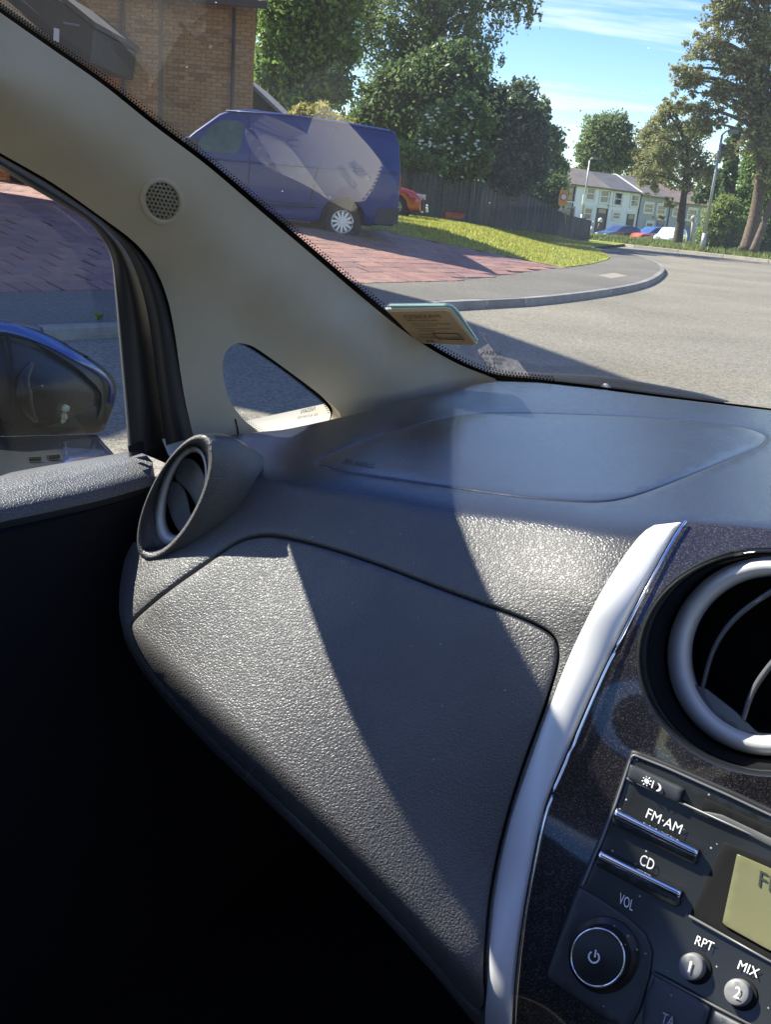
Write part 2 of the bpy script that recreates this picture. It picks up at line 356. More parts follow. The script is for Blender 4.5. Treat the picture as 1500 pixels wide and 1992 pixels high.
def patch(name, outline, surf, m, parent, holes=(), step=18, e=0., er=.002, thick=.0, off=0., hthick=None, smooth=True):
    """surface piece; e = rounded edge width in px, er = its drop in m, thick = skirt depth"""
    O = np.asarray(outline, float); rv, rf = cdt(O, holes, step); v = list(surf.p(rv, off)); f = [list(q) for q in rf]
    def skirt(loop, sgn, th):
        n = len(loop); prev = None
        A = .5*np.sum(loop[:, 0]*np.roll(loop[:, 1], -1)-np.roll(loop[:, 0], -1)*loop[:, 1])
        rings = [(0, 0)]+([(.7*e, -.3*er), (e, -er)] if e else [])+([(e, -er-th)] if th else [])
        for k, (d, o) in enumerate(rings):
            pts = surf.p(offset2(loop, sgn*d) if d else loop, off+o); b = len(v); v.extend(pts)
            if prev is not None:
                for i in range(n):
                    q = [prev+i, prev+(i+1) % n, b+(i+1) % n, b+i]
                    f.append(q if (A > 0) == (sgn > 0) else q[::-1])
            prev = b
    if e or thick: skirt(O, 1, thick)
    ht = thick if hthick is None else hthick
    if ht or e:
        for h in holes: skirt(np.asarray(h, float), -1, ht)
    V_ = np.array(v)
    o = obj(name, V_, f, m, parent, smooth)
    bm = bmesh.new(); bm.from_mesh(o.data); bmesh.ops.remove_doubles(bm, verts=bm.verts, dist=1e-6); bmesh.ops.recalc_face_normals(bm, faces=bm.faces)
    bm.normal_update(); base = Vector(ROOT[o.name]); s_ = sum((fc.normal.dot(Vector(CAM)-base-fc.calc_center_median()) > 0)*2-1 for fc in bm.faces)
    if s_ < 0: bmesh.ops.reverse_faces(bm, faces=bm.faces)
    bm.to_mesh(o.data); bm.free()
    if smooth: sharp(o, 50)
    return o
def rings(name, rs, m, parent, closed=True, cap=False, smooth=True):
    """loft through rings of 3-D points"""
    n = len(rs[0]); v = np.vstack(rs); f = []
    for i in range(len(rs)-1):
        for j in range(n if closed else n-1): f.append((i*n+j, i*n+(j+1) % n, (i+1)*n+(j+1) % n, (i+1)*n+j))
    if cap: f.append(tuple(range((len(rs)-1)*n, len(rs)*n)))
    return obj(name, v, f, m, parent, smooth)
def textmesh(s, bold=False):
    cu = bpy.data.curves.new('t', 'FONT'); cu.body = s; cu.resolution_u = 3
    if bold: cu.offset = .0
    ob = bpy.data.objects.new('t', cu); COL.objects.link(ob); bpy.context.view_layer.update()
    me = bpy.data.meshes.new_from_object(ob.evaluated_get(bpy.context.evaluated_depsgraph_get()))
    v = np.array([x.co[:] for x in me.vertices]); f = [tuple(p.vertices) for p in me.polygons]
    bpy.data.objects.remove(ob); bpy.data.curves.remove(cu); bpy.data.meshes.remove(me); return v, f
def text_on(name, s, surf, p0, p1, up, m, parent, off=.0005, mirror=False, bold=False):
    v, f = textmesh(s, bold); lo = v[:, 0].min(); wd = np.ptp(v[:, 0]); x = (v[:, 0]-lo)/wd
    if mirror: x = 1-x
    cap = .70; y = v[:, 1]/cap
    q = np.array(p0)+(np.array(p1)-np.array(p0))*x[:, None]+np.array(up)*y[:, None]
    return obj(name, surf.p(q, off), f, m, parent, False)

# ================================================================== OUTDOORS: terrain
def at(px, py, Y): d = ray(px, py); return CAM+d*(Y/d[1])
def far_z(y): y = np.asarray(y, float); return -np.clip((y-40)*.008, 0, .21)-np.clip((y-67)*.055, 0, .85)
KW = [tuple((CAM+ray(x, y)*(-EYE/ray(x, y)[2]))[:2]) for x, y in [(133, 662), (227, 657), (500, 638), (700, 622), (876, 604), (1000, 598), (1100, 588), (1200, 573), (1260, 558), (1288, 541), (1293, 528), (1275, 514), (1230, 501), (1150, 487)]]
_d0 = unit(np.array(KW[1])-np.array(KW[0])); KW = [tuple(np.array(KW[0])-_d0*s) for s in (24, 12, 4)]+KW
KERB = resample(cr(KW, 8), 90)
def kdist(x, y):
    p = np.stack([np.asarray(x, float), np.asarray(y, float)], -1).reshape(-1, 2); a, b = KERB[:-1], KERB[1:]
    out = np.full(len(p), 1e9)
    for i in range(len(a)):
        ab = b[i]-a[i]; t = np.clip(((p-a[i])@ab)/(ab@ab), 0, 1); dd = np.linalg.norm(p-(a[i]+t[:, None]*ab), axis=1); out = np.minimum(out, dd)
    return out
def land(x, y):
    """height of the ground on the house side of the kerb"""
    x = np.atleast_1d(np.asarray(x, float)); y = np.atleast_1d(np.asarray(y, float)); d = kdist(x, y)
    hx = np.clip(1-(x-1.0)/7.5, 0, 1); hx = hx*hx*(3-2*hx)
    return .11+hx*(.15*np.clip(d-1.9, 0, 3.2)+.04*np.clip(d-5.1, 0, 12))+far_z(y)
def gl(px, py):
    d = ray(px, py); lo, hi = 3.0, 200.0; prev = lo
    for Y in np.r_[np.linspace(4, 60, 225)]:
        p = CAM+d*(Y/d[1])
        if p[2] <= land(p[0], p[1])[0]:
            a, b = prev, Y
            for _ in range(14):
                m_ = .5*(a+b); q = CAM+d*(m_/d[1])
                if q[2] <= land(q[0], q[1])[0]: b = m_
                else: a = m_
            return CAM+d*(b/d[1])
        prev = Y
    return CAM+d*(60/d[1])
def asphalt(name, c, scale=1.0, patchy=.18):
    m = bpy.data.materials.new(name); t, b = nodes(m); L = t.links.new; tc = t.nodes.new('ShaderNodeTexCoord')
    n = t.nodes.new('ShaderNodeTexNoise'); n.inputs['Scale'].default_value = .45; n.inputs['Detail'].default_value = 7; L(tc.outputs['Object'], n.inputs['Vector'])
    r = t.nodes.new('ShaderNodeValToRGB'); r.color_ramp.elements[0].position = .3; r.color_ramp.elements[1].position = .7
    r.color_ramp.elements[0].color = (*[k*(1-patchy) for k in c], 1); r.color_ramp.elements[1].color = (*[k*(1+patchy) for k in c], 1); L(n.outputs[0], r.inputs[0])
    v = t.nodes.new('ShaderNodeTexVoronoi'); v.inputs['Scale'].default_value = 60*scale; L(tc.outputs['Object'], v.inputs['Vector'])
    s = t.nodes.new('ShaderNodeSeparateXYZ'); L(v.outputs['Color'], s.inputs[0])
    mr = t.nodes.new('ShaderNodeMapRange'); mr.inputs[3].default_value = .62; mr.inputs[4].default_value = 1.38; L(s.outputs[0], mr.inputs[0])
    mu = t.nodes.new('ShaderNodeMixRGB'); mu.blend_type = 'MULTIPLY'; mu.inputs[0].default_value = 1; L(r.outputs[0], mu.inputs[1]); L(mr.outputs[0], mu.inputs[2]); L(mu.outputs[0], b.inputs['Base Color'])
    bp = t.nodes.new('ShaderNodeBump'); bp.inputs['Strength'].default_value = .6; bp.inputs['Distance'].default_value = .008; L(v.outputs['Distance'], bp.inputs['Height']); L(bp.outputs[0], b.inputs['Normal'])
    b.inputs['Roughness'].default_value = .85; b.inputs['Specular IOR Level'].default_value = .3; return m
ROAD = asphalt('road_chippings', (.188, .170, .130)); PAVE = asphalt('pavement_asphalt', (.132, .122, .102), 1.3)
GRASS = mat('grass_base', (.23, .26, .045), .9, spec=.1, var=.3, vscale=1.3)
KERBM = mat('kerb_concrete', (.20, .19, .165), .85, var=.2, vscale=5, bump=.4, bscale=60, bdist=.004)
FKERB = mat('far_kerb', (.30, .27, .22), .85, var=.2, vscale=2)
JOINT = mat('drive_joint', (.085, .060, .060), .9, var=.2)
def flat(name, poly, zf, m, step, kind='structure', holes=()):
    rv, rf = cdt(poly, holes, step); z = zf(rv[:, 0], rv[:, 1]); o = obj(name, np.c_[rv, z], [f[::-1] for f in rf], m, None, True, kind); return o
# ground sheet to the horizon
gx = np.r_[-1500, -600, -200, -80, -40, -20, 0, 20, 40, 80, 200, 600, 1500]; gy = np.r_[-600, -200, -60, 0, 20, 40, 60, 67, 72, 78, 83, 100, 130, 200, 500, 1500]
gv = [(x, y, float(far_z(y))-.06) for y in gy for x in gx]; n_ = len(gx)
obj('ground', gv, [(j*n_+i, j*n_+i+1, (j+1)*n_+i+1, (j+1)*n_+i) for j in range(len(gy)-1) for i in range(n_-1)], GRASS, None, True, 'structure')
FK = [tuple(at(x, y, yy)[:2]) for x, y, yy in [(1100, 463, 52), (1148, 468, 49), (1250, 482, 45), (1360, 494, 43), (1500, 513, 39.5), (1760, 552, 34)]]
FK = [(-40, 62)]+FK+[(60, 8), (70, -40)]
flat('road', np.array([(-60, -40), (-60, 60)]+FK), lambda x, y: far_z(y), ROAD, 6)
# pavement + kerb stones
INNER_PX = [(0, 569), (225, 564), (450, 559), (690, 552), (870, 546), (970, 537), (1094, 521), (1150, 514), (1180, 506), (1187, 501), (1170, 492), (1148, 483)]
INN = [gl(*p)[:2] for p in INNER_PX]; _d1 = unit(INN[1]-INN[0]); INN = [INN[0]-_d1*s for s in (20, 8)]+INN
INN_S = resample(cr(INN, 6), 60)
kn = unit(np.c_[-np.gradient(KERB[:, 1]), np.gradient(KERB[:, 0])])
pav = np.vstack([KERB+kn*.13, INN_S[::-1]])
flat('pavement', pav, lambda x, y: land(x, y), PAVE, .8)
flat('pavement_patch', np.array([gl(*p)[:2] for p in [(1163, 536), (1195, 531), (1222, 537), (1190, 542)]]), lambda x, y: land(x, y)+.004, mat('patch_concrete', (.24, .21, .17), .9), 3)
KL = np.r_[0, np.cumsum(np.linalg.norm(np.diff(KERB, axis=0), axis=1))]
def bed(name, path, nrm, w0, w1, m):
    k = len(path); v = [(*(p+q*w0), float(far_z(p[1]))+.02) for p, q in zip(path, nrm)]+[(*(p+q*w1), float(far_z(p[1]))+.05) for p, q in zip(path, nrm)]
    return obj(name, v, [(i, i+1, k+i+1, k+i) for i in range(k-1)], m, None, False, 'structure')
KST = [KERBM]+[mat('kerb_stone_%d' % k, c, .85, var=.25, vscale=6, bump=.4, bscale=60, bdist=.004) for k, c in enumerate([(.165, .155, .135), (.225, .21, .18), (.185, .175, .155)])]
kerb = bed('kerb', KERB, kn, .01, .14, KERBM)
def kpt(s): return np.array([np.interp(s, KL, KERB[:, 0]), np.interp(s, KL, KERB[:, 1])])
s_ = 0.0; LST = .915
while s_ < KL[-1]-LST:
    a, b = kpt(s_+.010), kpt(s_+LST-.010); t = unit(b-a); n = V(-t[1], t[0]); zt = .105; sec = [(0, -.05), (.006, .085), (.022, zt), (.15, zt+.003), (.15, -.05)]
    v = [(*(p+n*q[0]), q[1]+float(far_z(p[1]))) for p in (a, b) for q in sec]; k = len(sec)
    f = [(i, (i+1) % k, k+(i+1) % k, k+i) for i in range(k)]+[tuple(range(k))[::-1], tuple(range(k, 2*k))]
    obj('kerb_stone', v, f, random.choice(KST), kerb, False); s_ += LST
FKS = resample(np.array(FK), 70)
fk = bed('far_kerb', FKS, unit(np.c_[-np.gradient(FKS[:, 1]), np.gradient(FKS[:, 0])]), .03, .22, FKERB)
for i in range(18, 69):
    a, b = FKS[i], FKS[i+1]; t = unit(b-a); n = V(-t[1], t[0])
    if (n@V(0, 1)) < 0: n = -n
    a, b = a+t*.02, b-t*.02; za, zb = float(far_z(a[1])), float(far_z(b[1]))
    MB().add([(*a, za-.05), (*a, za+.11), (*(a+n*.25), za+.12), (*b, zb-.05), (*b, zb+.11), (*(b+n*.25), zb+.12)], [(0, 3, 4, 1), (1, 4, 5, 2), (0, 1, 2), (3, 5, 4)]).build('kerb_stone', FKERB, fk)
flat('verge', np.array([(-40, 64)]+[tuple(np.array(p)+[.05, .22]) for p in FK[1:-2]]+[(80, 25), (90, 140), (-60, 140)]), lambda x, y: far_z(y)+.09+.1*np.clip((y-50)/40, 0, 1)*0, GRASS, 7)
# driveway and lawn
DRV_PX = [(1094, 521), (1000, 502), (900, 482), (800, 462), (740, 449)]
drv_r = [gl(*p)[:2] for p in DRV_PX]
DRIVE = np.vstack([np.array(INN[:9]), np.array(drv_r[1:]), np.array([(-2.6, 19.2), (-2.6, 26.0), (-26, 26.0), (-26, -6)])])
flat('driveway', DRIVE, lambda x, y: land(x, y)-.004, JOINT, .9)
driveway = bpy.data.objects['driveway']
LAWN = np.vstack([np.array(drv_r[::-1]), np.array(INN[9:]), np.array([(10.5, 47), (11, 70), (-26, 70), (-26, 26.1), (-2.55, 26.1), (-2.55, 19.2)])])
flat('lawn', LAWN, lambda x, y: land(x, y)+.012, GRASS, 1.1)
# imprinted paving slabs: running bond, laid square to the front edge; nearest ones single, rest joined
SLAB = []
for k, c in enumerate([(.235, .120, .098), (.195, .103, .088), (.265, .143, .108), (.215, .122, .105)]):
    SLAB.append(mat('paving_slab_%d' % k, c, .72, var=.22, vscale=6, bump=.5, bscale=30, bdist=.006))
u_ = unit(np.array(INN[5])-np.array(INN[2])); v_ = V(-u_[1], u_[0]); o_ = np.array(INN[2])
slabs = []
for j in range(0, 44):
    bw, bh = (.46, .27) if j else (.21, .30)
    y0 = .0 if j == 0 else .30+(j-1)*.28
    for i in range(-26, 62 if j else 120):
        x0 = i*(bw+.012)+(.235 if j % 2 else 0)+random.uniform(-.02, .02)
        c = o_+u_*(x0+bw/2)+v_*(y0+bh/2)
        if inpoly([c], DRIVE)[0] and c[0] > -13: slabs.append((c, bw/2-.004, bh/2-.004))
def px_of(p):
    d = np.asarray(p, float)-CAM; A = np.stack([_rt, _up, _fw], 0)@d; return np.array([CX+FPX*A[0]/A[2], CY-FPX*A[1]/A[2]]), A[2]
PILLAR_E = [(0, 25), (100, 95), (200, 165), (300, 245), (400, 320), (500, 405), (600, 490), (700, 575), (780, 640), (840, 680), (900, 712), (965, 738)]
WIN_E = [(0, 328), (60, 365), (120, 400), (170, 432), (200, 468), (216, 505), (222, 560), (229, 640), (236, 720), (243, 800), (250, 890)]
VIS1 = np.array(PILLAR_E+[(1500, 790), (1500, 0), (0, 0)]); VIS2 = np.array(WIN_E+[(0, 925)])
def visible(p):
    q, dp = px_of(p); return dp > 0 and (inpoly([q], VIS1)[0] or inpoly([q], VIS2)[0])
sv = []
for c, hx_, hy_ in slabs:
    z = float(land(c[0], c[1])[0]); p = V(c[0], c[1], z); vis = visible(p); sv.append((-(1 if vis else 0), np.linalg.norm(p-CAM), c, hx_, hy_))
sv.sort(key=lambda q: (q[0], q[1]))
def slab_geo(c, hx_, hy_):
    pts = []
    for dx, dy, dz in [(-1, -1, 0), (1, -1, 0), (1, 1, 0), (-1, 1, 0)]:
        q = c+u_*dx*hx_+v_*dy*hy_; pts.append(q)
    tl = [random.uniform(.006, .013) for _ in range(4)]; top = []; bot = []; mid = []
    for q, h in zip(pts, tl):
        zl = float(land(q[0], q[1])[0]); inn = c+(q-c)*.965
        bot.append((*q, zl-.01)); mid.append((*q, zl+h*.5)); top.append((*inn, zl+h))
    return bot+mid+top, [(8, 9, 10, 11)]+[(4+i, 4+(i+1) % 4, 8+(i+1) % 4, 8+i) for i in range(4)]+[(i, (i+1) % 4, 4+(i+1) % 4, 4+i) for i in range(4)]
rest = MB()
for k, (a, b, c, hx_, hy_) in enumerate(sv):
    g = slab_geo(c, hx_, hy_)
    if k < 300: obj('paving_slab', *g, random.choice(SLAB), driveway, False)
    else: rest.add(*g)
rest.build('paving_slabs_beyond', SLAB[0], driveway)['kind'] = 'stuff'
# lawn grass blades (uncountable)
def blades(name, label, poly, zf, n, h, m):
    P = np.array(poly); lo, hi = P.min(0), P.max(0); q = rng.uniform(lo, hi, (n*3, 2)); q = q[inpoly(q, P)][:n]; n = len(q); z = zf(q[:, 0], q[:, 1])
    a = rng.uniform(0, 2*math.pi, n); hh = h*rng.uniform(.5, 1.2, n); wd = h*.22; ln = rng.normal(0, .35, (n, 2))*h
    b0 = np.c_[q[:, 0]-np.cos(a)*wd, q[:, 1]-np.sin(a)*wd, z]; b1 = np.c_[q[:, 0]+np.cos(a)*wd, q[:, 1]+np.sin(a)*wd, z]; tp = np.c_[q+ln, z+hh]
    v = np.stack([b0, b1, tp], 1).reshape(-1, 3); o = obj(name, v, np.arange(3*n).reshape(-1, 3), m, None, False, 'stuff'); return tag(o, label, 'grass')
BLADE = leafmat('grass_blade', (.24, .28, .04), (.54, .50, .11), .45)
LAWN_VIS = [gl(*p)[:2] for p in [(640, 425), (740, 449), (800, 462), (900, 482), (1000, 502), (1094, 521), (1150, 514), (1187, 501), (1150, 481)]]+[(6.5, 45), (-.5, 34), (-3, 27), (-2.8, 21)]
blades('lawn_grass', 'short sunlit green grass of the corner lawn', LAWN_VIS, lambda x, y: land(x, y)+.005, 42000, .07, BLADE)
VBL = leafmat('verge_blade', (.11, .16, .03), (.22, .25, .07), .4)
blades('verge_grass', 'long pale green grass on the verge across the road', [tuple(np.array(p)+[0, .5]) for p in FK[1:6]]+[(28, 62), (14, 66), (8, 60)], lambda x, y: far_z(y)+.08, 16000, .26, VBL)
# small weed at the kerb
def weed():
    c = gl(193, 622); mb = MB()
    for k in range(26):
        a = random.uniform(0, 6.28); l = random.uniform(.03, .07); q = c+V(math.cos(a)*l*.6, math.sin(a)*l*.6, l*.7); s = V(-math.sin(a), math.cos(a), .2)*.012
        mb.add([c+V(random.uniform(-.02, .02), random.uniform(-.02, .02), 0), q-s, q+(q-c)*.5, q+s], [(0, 1, 2, 3)])
    tag(mb.build('kerb_weed', leafmat('weed_leaf', (.12, .22, .03), (.2, .32, .06)), loc=c), 'tiny green weed growing behind the kerb near the door mirror', 'weed')
weed()

# ================================================================== trees
BARK = mat('bark', (.085, .070, .055), .95, spec=.1, var=.35, vscale=7, bump=.8, bscale=25, bdist=.03)
BARKG = mat('pine_bark', (.15, .115, .085), .95, spec=.1, var=.35, vscale=5, bump=.8, bscale=18, bdist=.04)
LM = {'dark': leafmat('leaf_dark', (.050, .095, .035), (.165, .235, .08), .5), 'mid': leafmat('leaf_mid', (.07, .14, .035), (.24, .33, .085), .5),
      'blue': leafmat('leaf_bluegreen', (.042, .078, .045), (.135, .185, .10), .42), 'birch': leafmat('leaf_birch', (.085, .14, .05), (.25, .30, .12), .52),
      'gold': leafmat('leaf_gold', (.22, .22, .035), (.50, .43, .10), .42), 'pine': leafmat('needle_pine', (.17, .185, .075), (.38, .37, .17), .38, .6),
      'light': leafmat('leaf_light', (.14, .21, .045), (.32, .38, .11), .48), 'far': leafmat('leaf_far', (.12, .18, .075), (.27, .32, .15), .48), 'cream': leafmat('elder_flower', (.55, .55, .38), (.75, .73, .55), .3)}
def leaf_cloud(cents, rads, n, size, droop=0., clump=.35, hollow=.45, aspect=1.9, flatz=.75):
    """n leaf quads gathered in clumps through ellipsoids"""
    vol = np.array([r[0]*r[2] for r in rads]); pr = vol/vol.sum(); nc = max(6, n//44); idx = rng.choice(len(cents), nc, p=pr)
    d = unit(rng.normal(size=(nc, 3))); rr = (hollow+(1-hollow)*rng.random(nc)**.7)*rng.uniform(.85, 1.1, nc)
    cc = np.array(cents)[idx]+d*rr[:, None]*np.array(rads)[idx]; cs = np.array(rads)[idx].min(1)*clump*rng.uniform(.5, 1.3, nc)
    li = rng.integers(0, nc, n); off = rng.normal(size=(n, 3))*cs[li][:, None]*.55; off[:, 2] *= flatz
    if droop: off[:, 2] = -np.abs(rng.normal(size=n))*cs[li]*droop+off[:, 2]*.4; off[:, :2] *= .5
    p = cc[li]+off; s = size*rng.uniform(.6, 1.35, n)
    a = unit(rng.normal(size=(n, 3))); a[:, 2] -= droop*.8; a = unit(a); b = unit(np.cross(a, rng.normal(size=(n, 3))))
    a = a*s[:, None]*.5*aspect; b = b*s[:, None]*.5
    v = np.stack([p-a, p+b, p+a, p-b], 1).reshape(-1, 3); return v, np.arange(4*n).reshape(-1, 4), cc
def tree(name, label, cat, Y, blobs, n, size, leaf, trunk=None, trunk_r=.2, limbs=10, bark=None, group=None, base=None, gnd=None, **k):
    cents = []; rads = []; n = int(n*(2.1 if leaf in ('birch', 'pine') else 3.2)); size = size*.46
    for bx in blobs:
        c = at(bx[0], bx[1], Y+(bx[4] if len(bx) > 4 else 0)); sx = bx[2]/FPX*c[1]; sz = bx[3]/FPX*c[1]; cents.append(c); rads.append((sx, .5*(sx+sz)*.8, sz))
    if trunk is None:
        lo = min(c[2]-r[2] for c, r in zip(cents, rads)); cx = np.mean([c[0] for c in cents]); zg = float(land(cx, Y)[0]) if gnd is None else gnd
        tp = [V(cx, Y, zg), V(cx, Y, max(cents, key=lambda c: c[2])[2])]
    else: tp = [at(*q, Y) for q in trunk]; zg = tp[0][2]
    root = thing(name, label, cat, tuple(tp[0]), group)
    tt = cr(np.array(tp), 5); mb = MB().tube(tt, list(np.linspace(trunk_r, trunk_r*.25, len(tt))), 9); mb.build('trunk', bark or BARK, root, True)
    v, f, cc = leaf_cloud(cents, rads, n, size, **k)
    for q in cc[rng.choice(len(cc), min(limbs, len(cc)), False)]:
        i = np.argmin(np.linalg.norm(tt-q+[0, 0, .35*np.linalg.norm(tt[-1]-tt[0])*.2], axis=1)); s0 = tt[max(0, i-1)]; m_ = (s0+q)/2+V(0, 0, .08*np.linalg.norm(q-s0))
        MB().tube(cr(np.array([s0, m_, q]), 4), list(np.linspace(trunk_r*.33, trunk_r*.06, 9)), 5).build('limb', bark or BARK, root, True)
    obj('crown', v, f, LM[leaf], root, False); return root
tree('ivy_clad_tree', 'tall dense green tree with ivy right beside the brick house', 'tree', 37, [(585, 60, 85, 90), (560, 150, 65, 75), (640, 120, 50, 90), (600, 0, 100, 70), (530, 200, 40, 45), (620, -110, 120, 100)], 16000, .26, 'mid', trunk=[(600, 330), (598, 200), (590, 60), (600, -60)], trunk_r=.34, clump=.33, hollow=.35)
tree('drooping_birch', 'tall airy birch with drooping twigs against the sky', 'tree', 44, [(800, -20, 110, 90), (880, 40, 90, 85), (760, 90, 70, 80), (930, 100, 50, 80), (960, -10, 80, 50), (1035, 5, 28, 38), (700, 30, 60, 80), (830, 130, 90, 70), (850, -150, 150, 110)], 15000, .20, 'birch', trunk=[(800, 330), (815, 200), (842, 90), (850, -40), (850, -150)], trunk_r=.24, limbs=40, droop=.9, clump=.34, hollow=.2)
tree('spreading_tree', 'broad dark green tree rising behind the elder above the fence', 'tree', 40, [(860, 200, 95, 85), (800, 250, 80, 80), (760, 200, 60, 60), (900, 260, 60, 70), (720, 265, 55, 50), (870, 135, 60, 45)], 17000, .24, 'dark', trunk=[(850, 345), (850, 250), (850, 170)], trunk_r=.26, clump=.32, hollow=.3)
el = tree('elder_bush', 'elder bush with cream flower heads leaning over the fence', 'bush', 36.5, [(880, 270, 60, 65), (840, 310, 50, 40), (915, 225, 40, 40), (920, 310, 35, 35)], 7500, .24, 'mid', trunk=[(880, 365), (880, 300), (880, 250)], trunk_r=.08, clump=.4, hollow=.3)
def flowers():
    for k in range(64):
        q = None; mb = MB()
        while q is None or (q[0]-875)**2/66**2+(q[1]-275)**2/74**2 > 1: q = (random.uniform(810, 945), random.uniform(200, 350))
        c = at(q[0], q[1], 35.2+random.uniform(-.4, .4)); r = random.uniform(.05, .09)
        v = [c+V(0, 0, .03)]+[c+V(math.cos(a)*r*random.uniform(.7, 1.1), math.sin(a)*r*.7, -.02+random.uniform(-.03, .03)+.3*r*math.sin(a)) for a in np.linspace(0, 6.283, 9, endpoint=False)]
        mb.add(v, [(0, 1+i, 1+(i+1) % 9) for i in range(9)]); mb.build('flower_head', LM['cream'], el)
flowers()
tree('dark_evergreen', 'dark blue-green evergreen at the right end of the garden trees', 'tree', 39, [(1000, 240, 55, 70), (985, 310, 60, 55), (1020, 320, 45, 50), (955, 230, 35, 50), (1040, 270, 25, 45)], 11000, .22, 'blue', trunk=[(1000, 380), (1000, 300), (1000, 220)], trunk_r=.2, clump=.3, hollow=.3)
tree('slender_tree', 'slim pale leafed tree behind the far end of the fence', 'tree', 52, [(1050, 235, 18, 40), (1065, 290, 28, 40), (1082, 320, 20, 35), (1060, 350, 40, 40)], 4500, .22, 'far', trunk=[(1062, 420), (1060, 330), (1052, 210)], trunk_r=.13, gnd=0, clump=.35)
tree('garden_hedge', 'rounded green hedge bush where the fence steps down', 'bush', 46, [(1075, 375, 30, 32), (1045, 385, 35, 30), (1030, 360, 30, 25)], 4500, .16, 'dark', trunk=[(1060, 430), (1060, 400), (1060, 370)], trunk_r=.08, limbs=5, clump=.35)
tree('golden_shrub', 'yellow-green shrub showing above the roof of the blue van', 'shrub', 27, [(610, 232, 38, 26), (575, 240, 25, 18), (655, 246, 30, 18), (630, 250, 50, 20)], 4200, .13, 'gold', trunk=[(610, 330), (610, 270), (610, 235)], trunk_r=.06, clump=.4, hollow=.3)
tree('climbing_plant', 'low leafy climber spilling over the fence behind the van', 'bush', 34.2, [(790, 305, 30, 18), (830, 318, 35, 14), (770, 300, 15, 16)], 2600, .15, 'mid', trunk=[(800, 395), (800, 340), (800, 305)], trunk_r=.04, limbs=5, clump=.45)
tree('round_far_tree', 'rounded pale green tree behind the white terrace roofs', 'tree', 128, [(1180, 270, 48, 45), (1150, 290, 28, 32), (1210, 300, 30, 35), (1195, 245, 30, 26), (1160, 325, 35, 28)], 6500, .50, 'far', trunk=[(1180, 440), (1180, 330), (1182, 240)], trunk_r=.45, limbs=16, clump=.36, hollow=.25)
tree('tall_cypress', 'column of golden green conifer to the right of the round tree', 'tree', 124, [(1255, 300, 22, 50), (1245, 340, 25, 40), (1270, 270, 18, 40), (1290, 310, 24, 60)], 5200, .42, 'pine', trunk=[(1262, 440), (1262, 340), (1264, 250)], trunk_r=.3, clump=.35)
tree('bending_pine', 'mid sized pine with dark forked trunk on the verge', 'tree', 55, [(1300, 225, 30, 28), (1335, 265, 45, 40), (1280, 300, 30, 40), (1262, 365, 20, 26), (1375, 330, 30, 30), (1330, 330, 42, 45), (1298, 392, 16, 12), (1280, 420, 16, 8), (1250, 330, 15, 20)], 6000, .20, 'pine', trunk=[(1318, 475), (1326, 420), (1333, 360), (1338, 280)], trunk_r=.30, limbs=30, bark=BARK, clump=.32, hollow=.2)
tree('tall_pine', 'tallest pine at the right edge with heavy olive needle clumps', 'tree', 44, [(1420, 40, 50, 35), (1380, 100, 48, 30), (1345, 150, 42, 26), (1440, 120, 55, 35), (1400, 190, 50, 30), (1330, 205, 34, 20), (1470, 190, 40, 40), (1490, 60, 40, 60), (1370, 240, 40, 26), (1480, 270, 40, 40), (1435, -30, 70, 40), (1500, 330, 30, 40), (1415, 300, 20, 18), (1540, 150, 50, 90)], 18000, .19, 'pine', trunk=[(1452, 487), (1470, 420), (1482, 330), (1488, 200), (1492, 40), (1495, -60)], trunk_r=.33, limbs=60, bark=BARKG, clump=.30, hollow=.15)
tree('leaning_pine', 'thin leaning trunk crossing the foot of the tallest pine', 'tree', 43, [(1530, 300, 40, 60), (1520, 230, 35, 40)], 2600, .19, 'pine', trunk=[(1466, 490), (1485, 440), (1505, 380), (1525, 280)], trunk_r=.2, limbs=8, bark=BARKG, clump=.4)
tree('ivy_trunk_tree', 'dark tree with ivy covered stem behind the grey lamp post', 'tree', 49, [(1422, 320, 12, 40), (1415, 390, 14, 50), (1425, 440, 16, 40), (1430, 270, 14, 30)], 3800, .17, 'dark', trunk=[(1418, 482), (1420, 400), (1432, 320), (1440, 230)], trunk_r=.26, limbs=8, clump=.35)
tree('verge_bush', 'bright green bush on the verge at the foot of the lamp post', 'bush', 47, [(1395, 440, 28, 45), (1378, 460, 20, 26), (1412, 410, 20, 30), (1425, 455, 24, 30)], 6500, .15, 'light', trunk=[(1398, 490), (1398, 450), (1398, 410)], trunk_r=.06, limbs=6, clump=.38, hollow=.3)
tree('verge_shrub', 'mixed green shrub in the lower right behind the pine trunks', 'bush', 47.5, [(1490, 430, 30, 50), (1500, 380, 26, 40), (1480, 470, 30, 20), (1450, 450, 18, 30)], 6500, .15, 'mid', trunk=[(1490, 497), (1490, 450), (1490, 400)], trunk_r=.06, limbs=6, clump=.38, hollow=.3)
tree('backdrop_tree', 'broad green tree filling the gap behind the tallest pine trunk', 'tree', 66, [(1480, 330, 45, 50), (1510, 400, 50, 50), (1455, 390, 30, 40), (1500, 260, 40, 40), (1440, 430, 25, 30)], 9000, .28, 'mid', trunk=[(1490, 490), (1490, 400), (1490, 300)], trunk_r=.2, limbs=10, clump=.36, hollow=.25)
tree('distant_dark_pine', 'dark pine crown far off above the shaded houses', 'tree', 100, [(1385, 360, 22, 22), (1400, 345, 20, 14), (1365, 385, 18, 12), (1410, 385, 20, 25)], 2600, .32, 'dark', trunk=[(1392, 455), (1390, 400), (1388, 350)], trunk_r=.25, clump=.4)

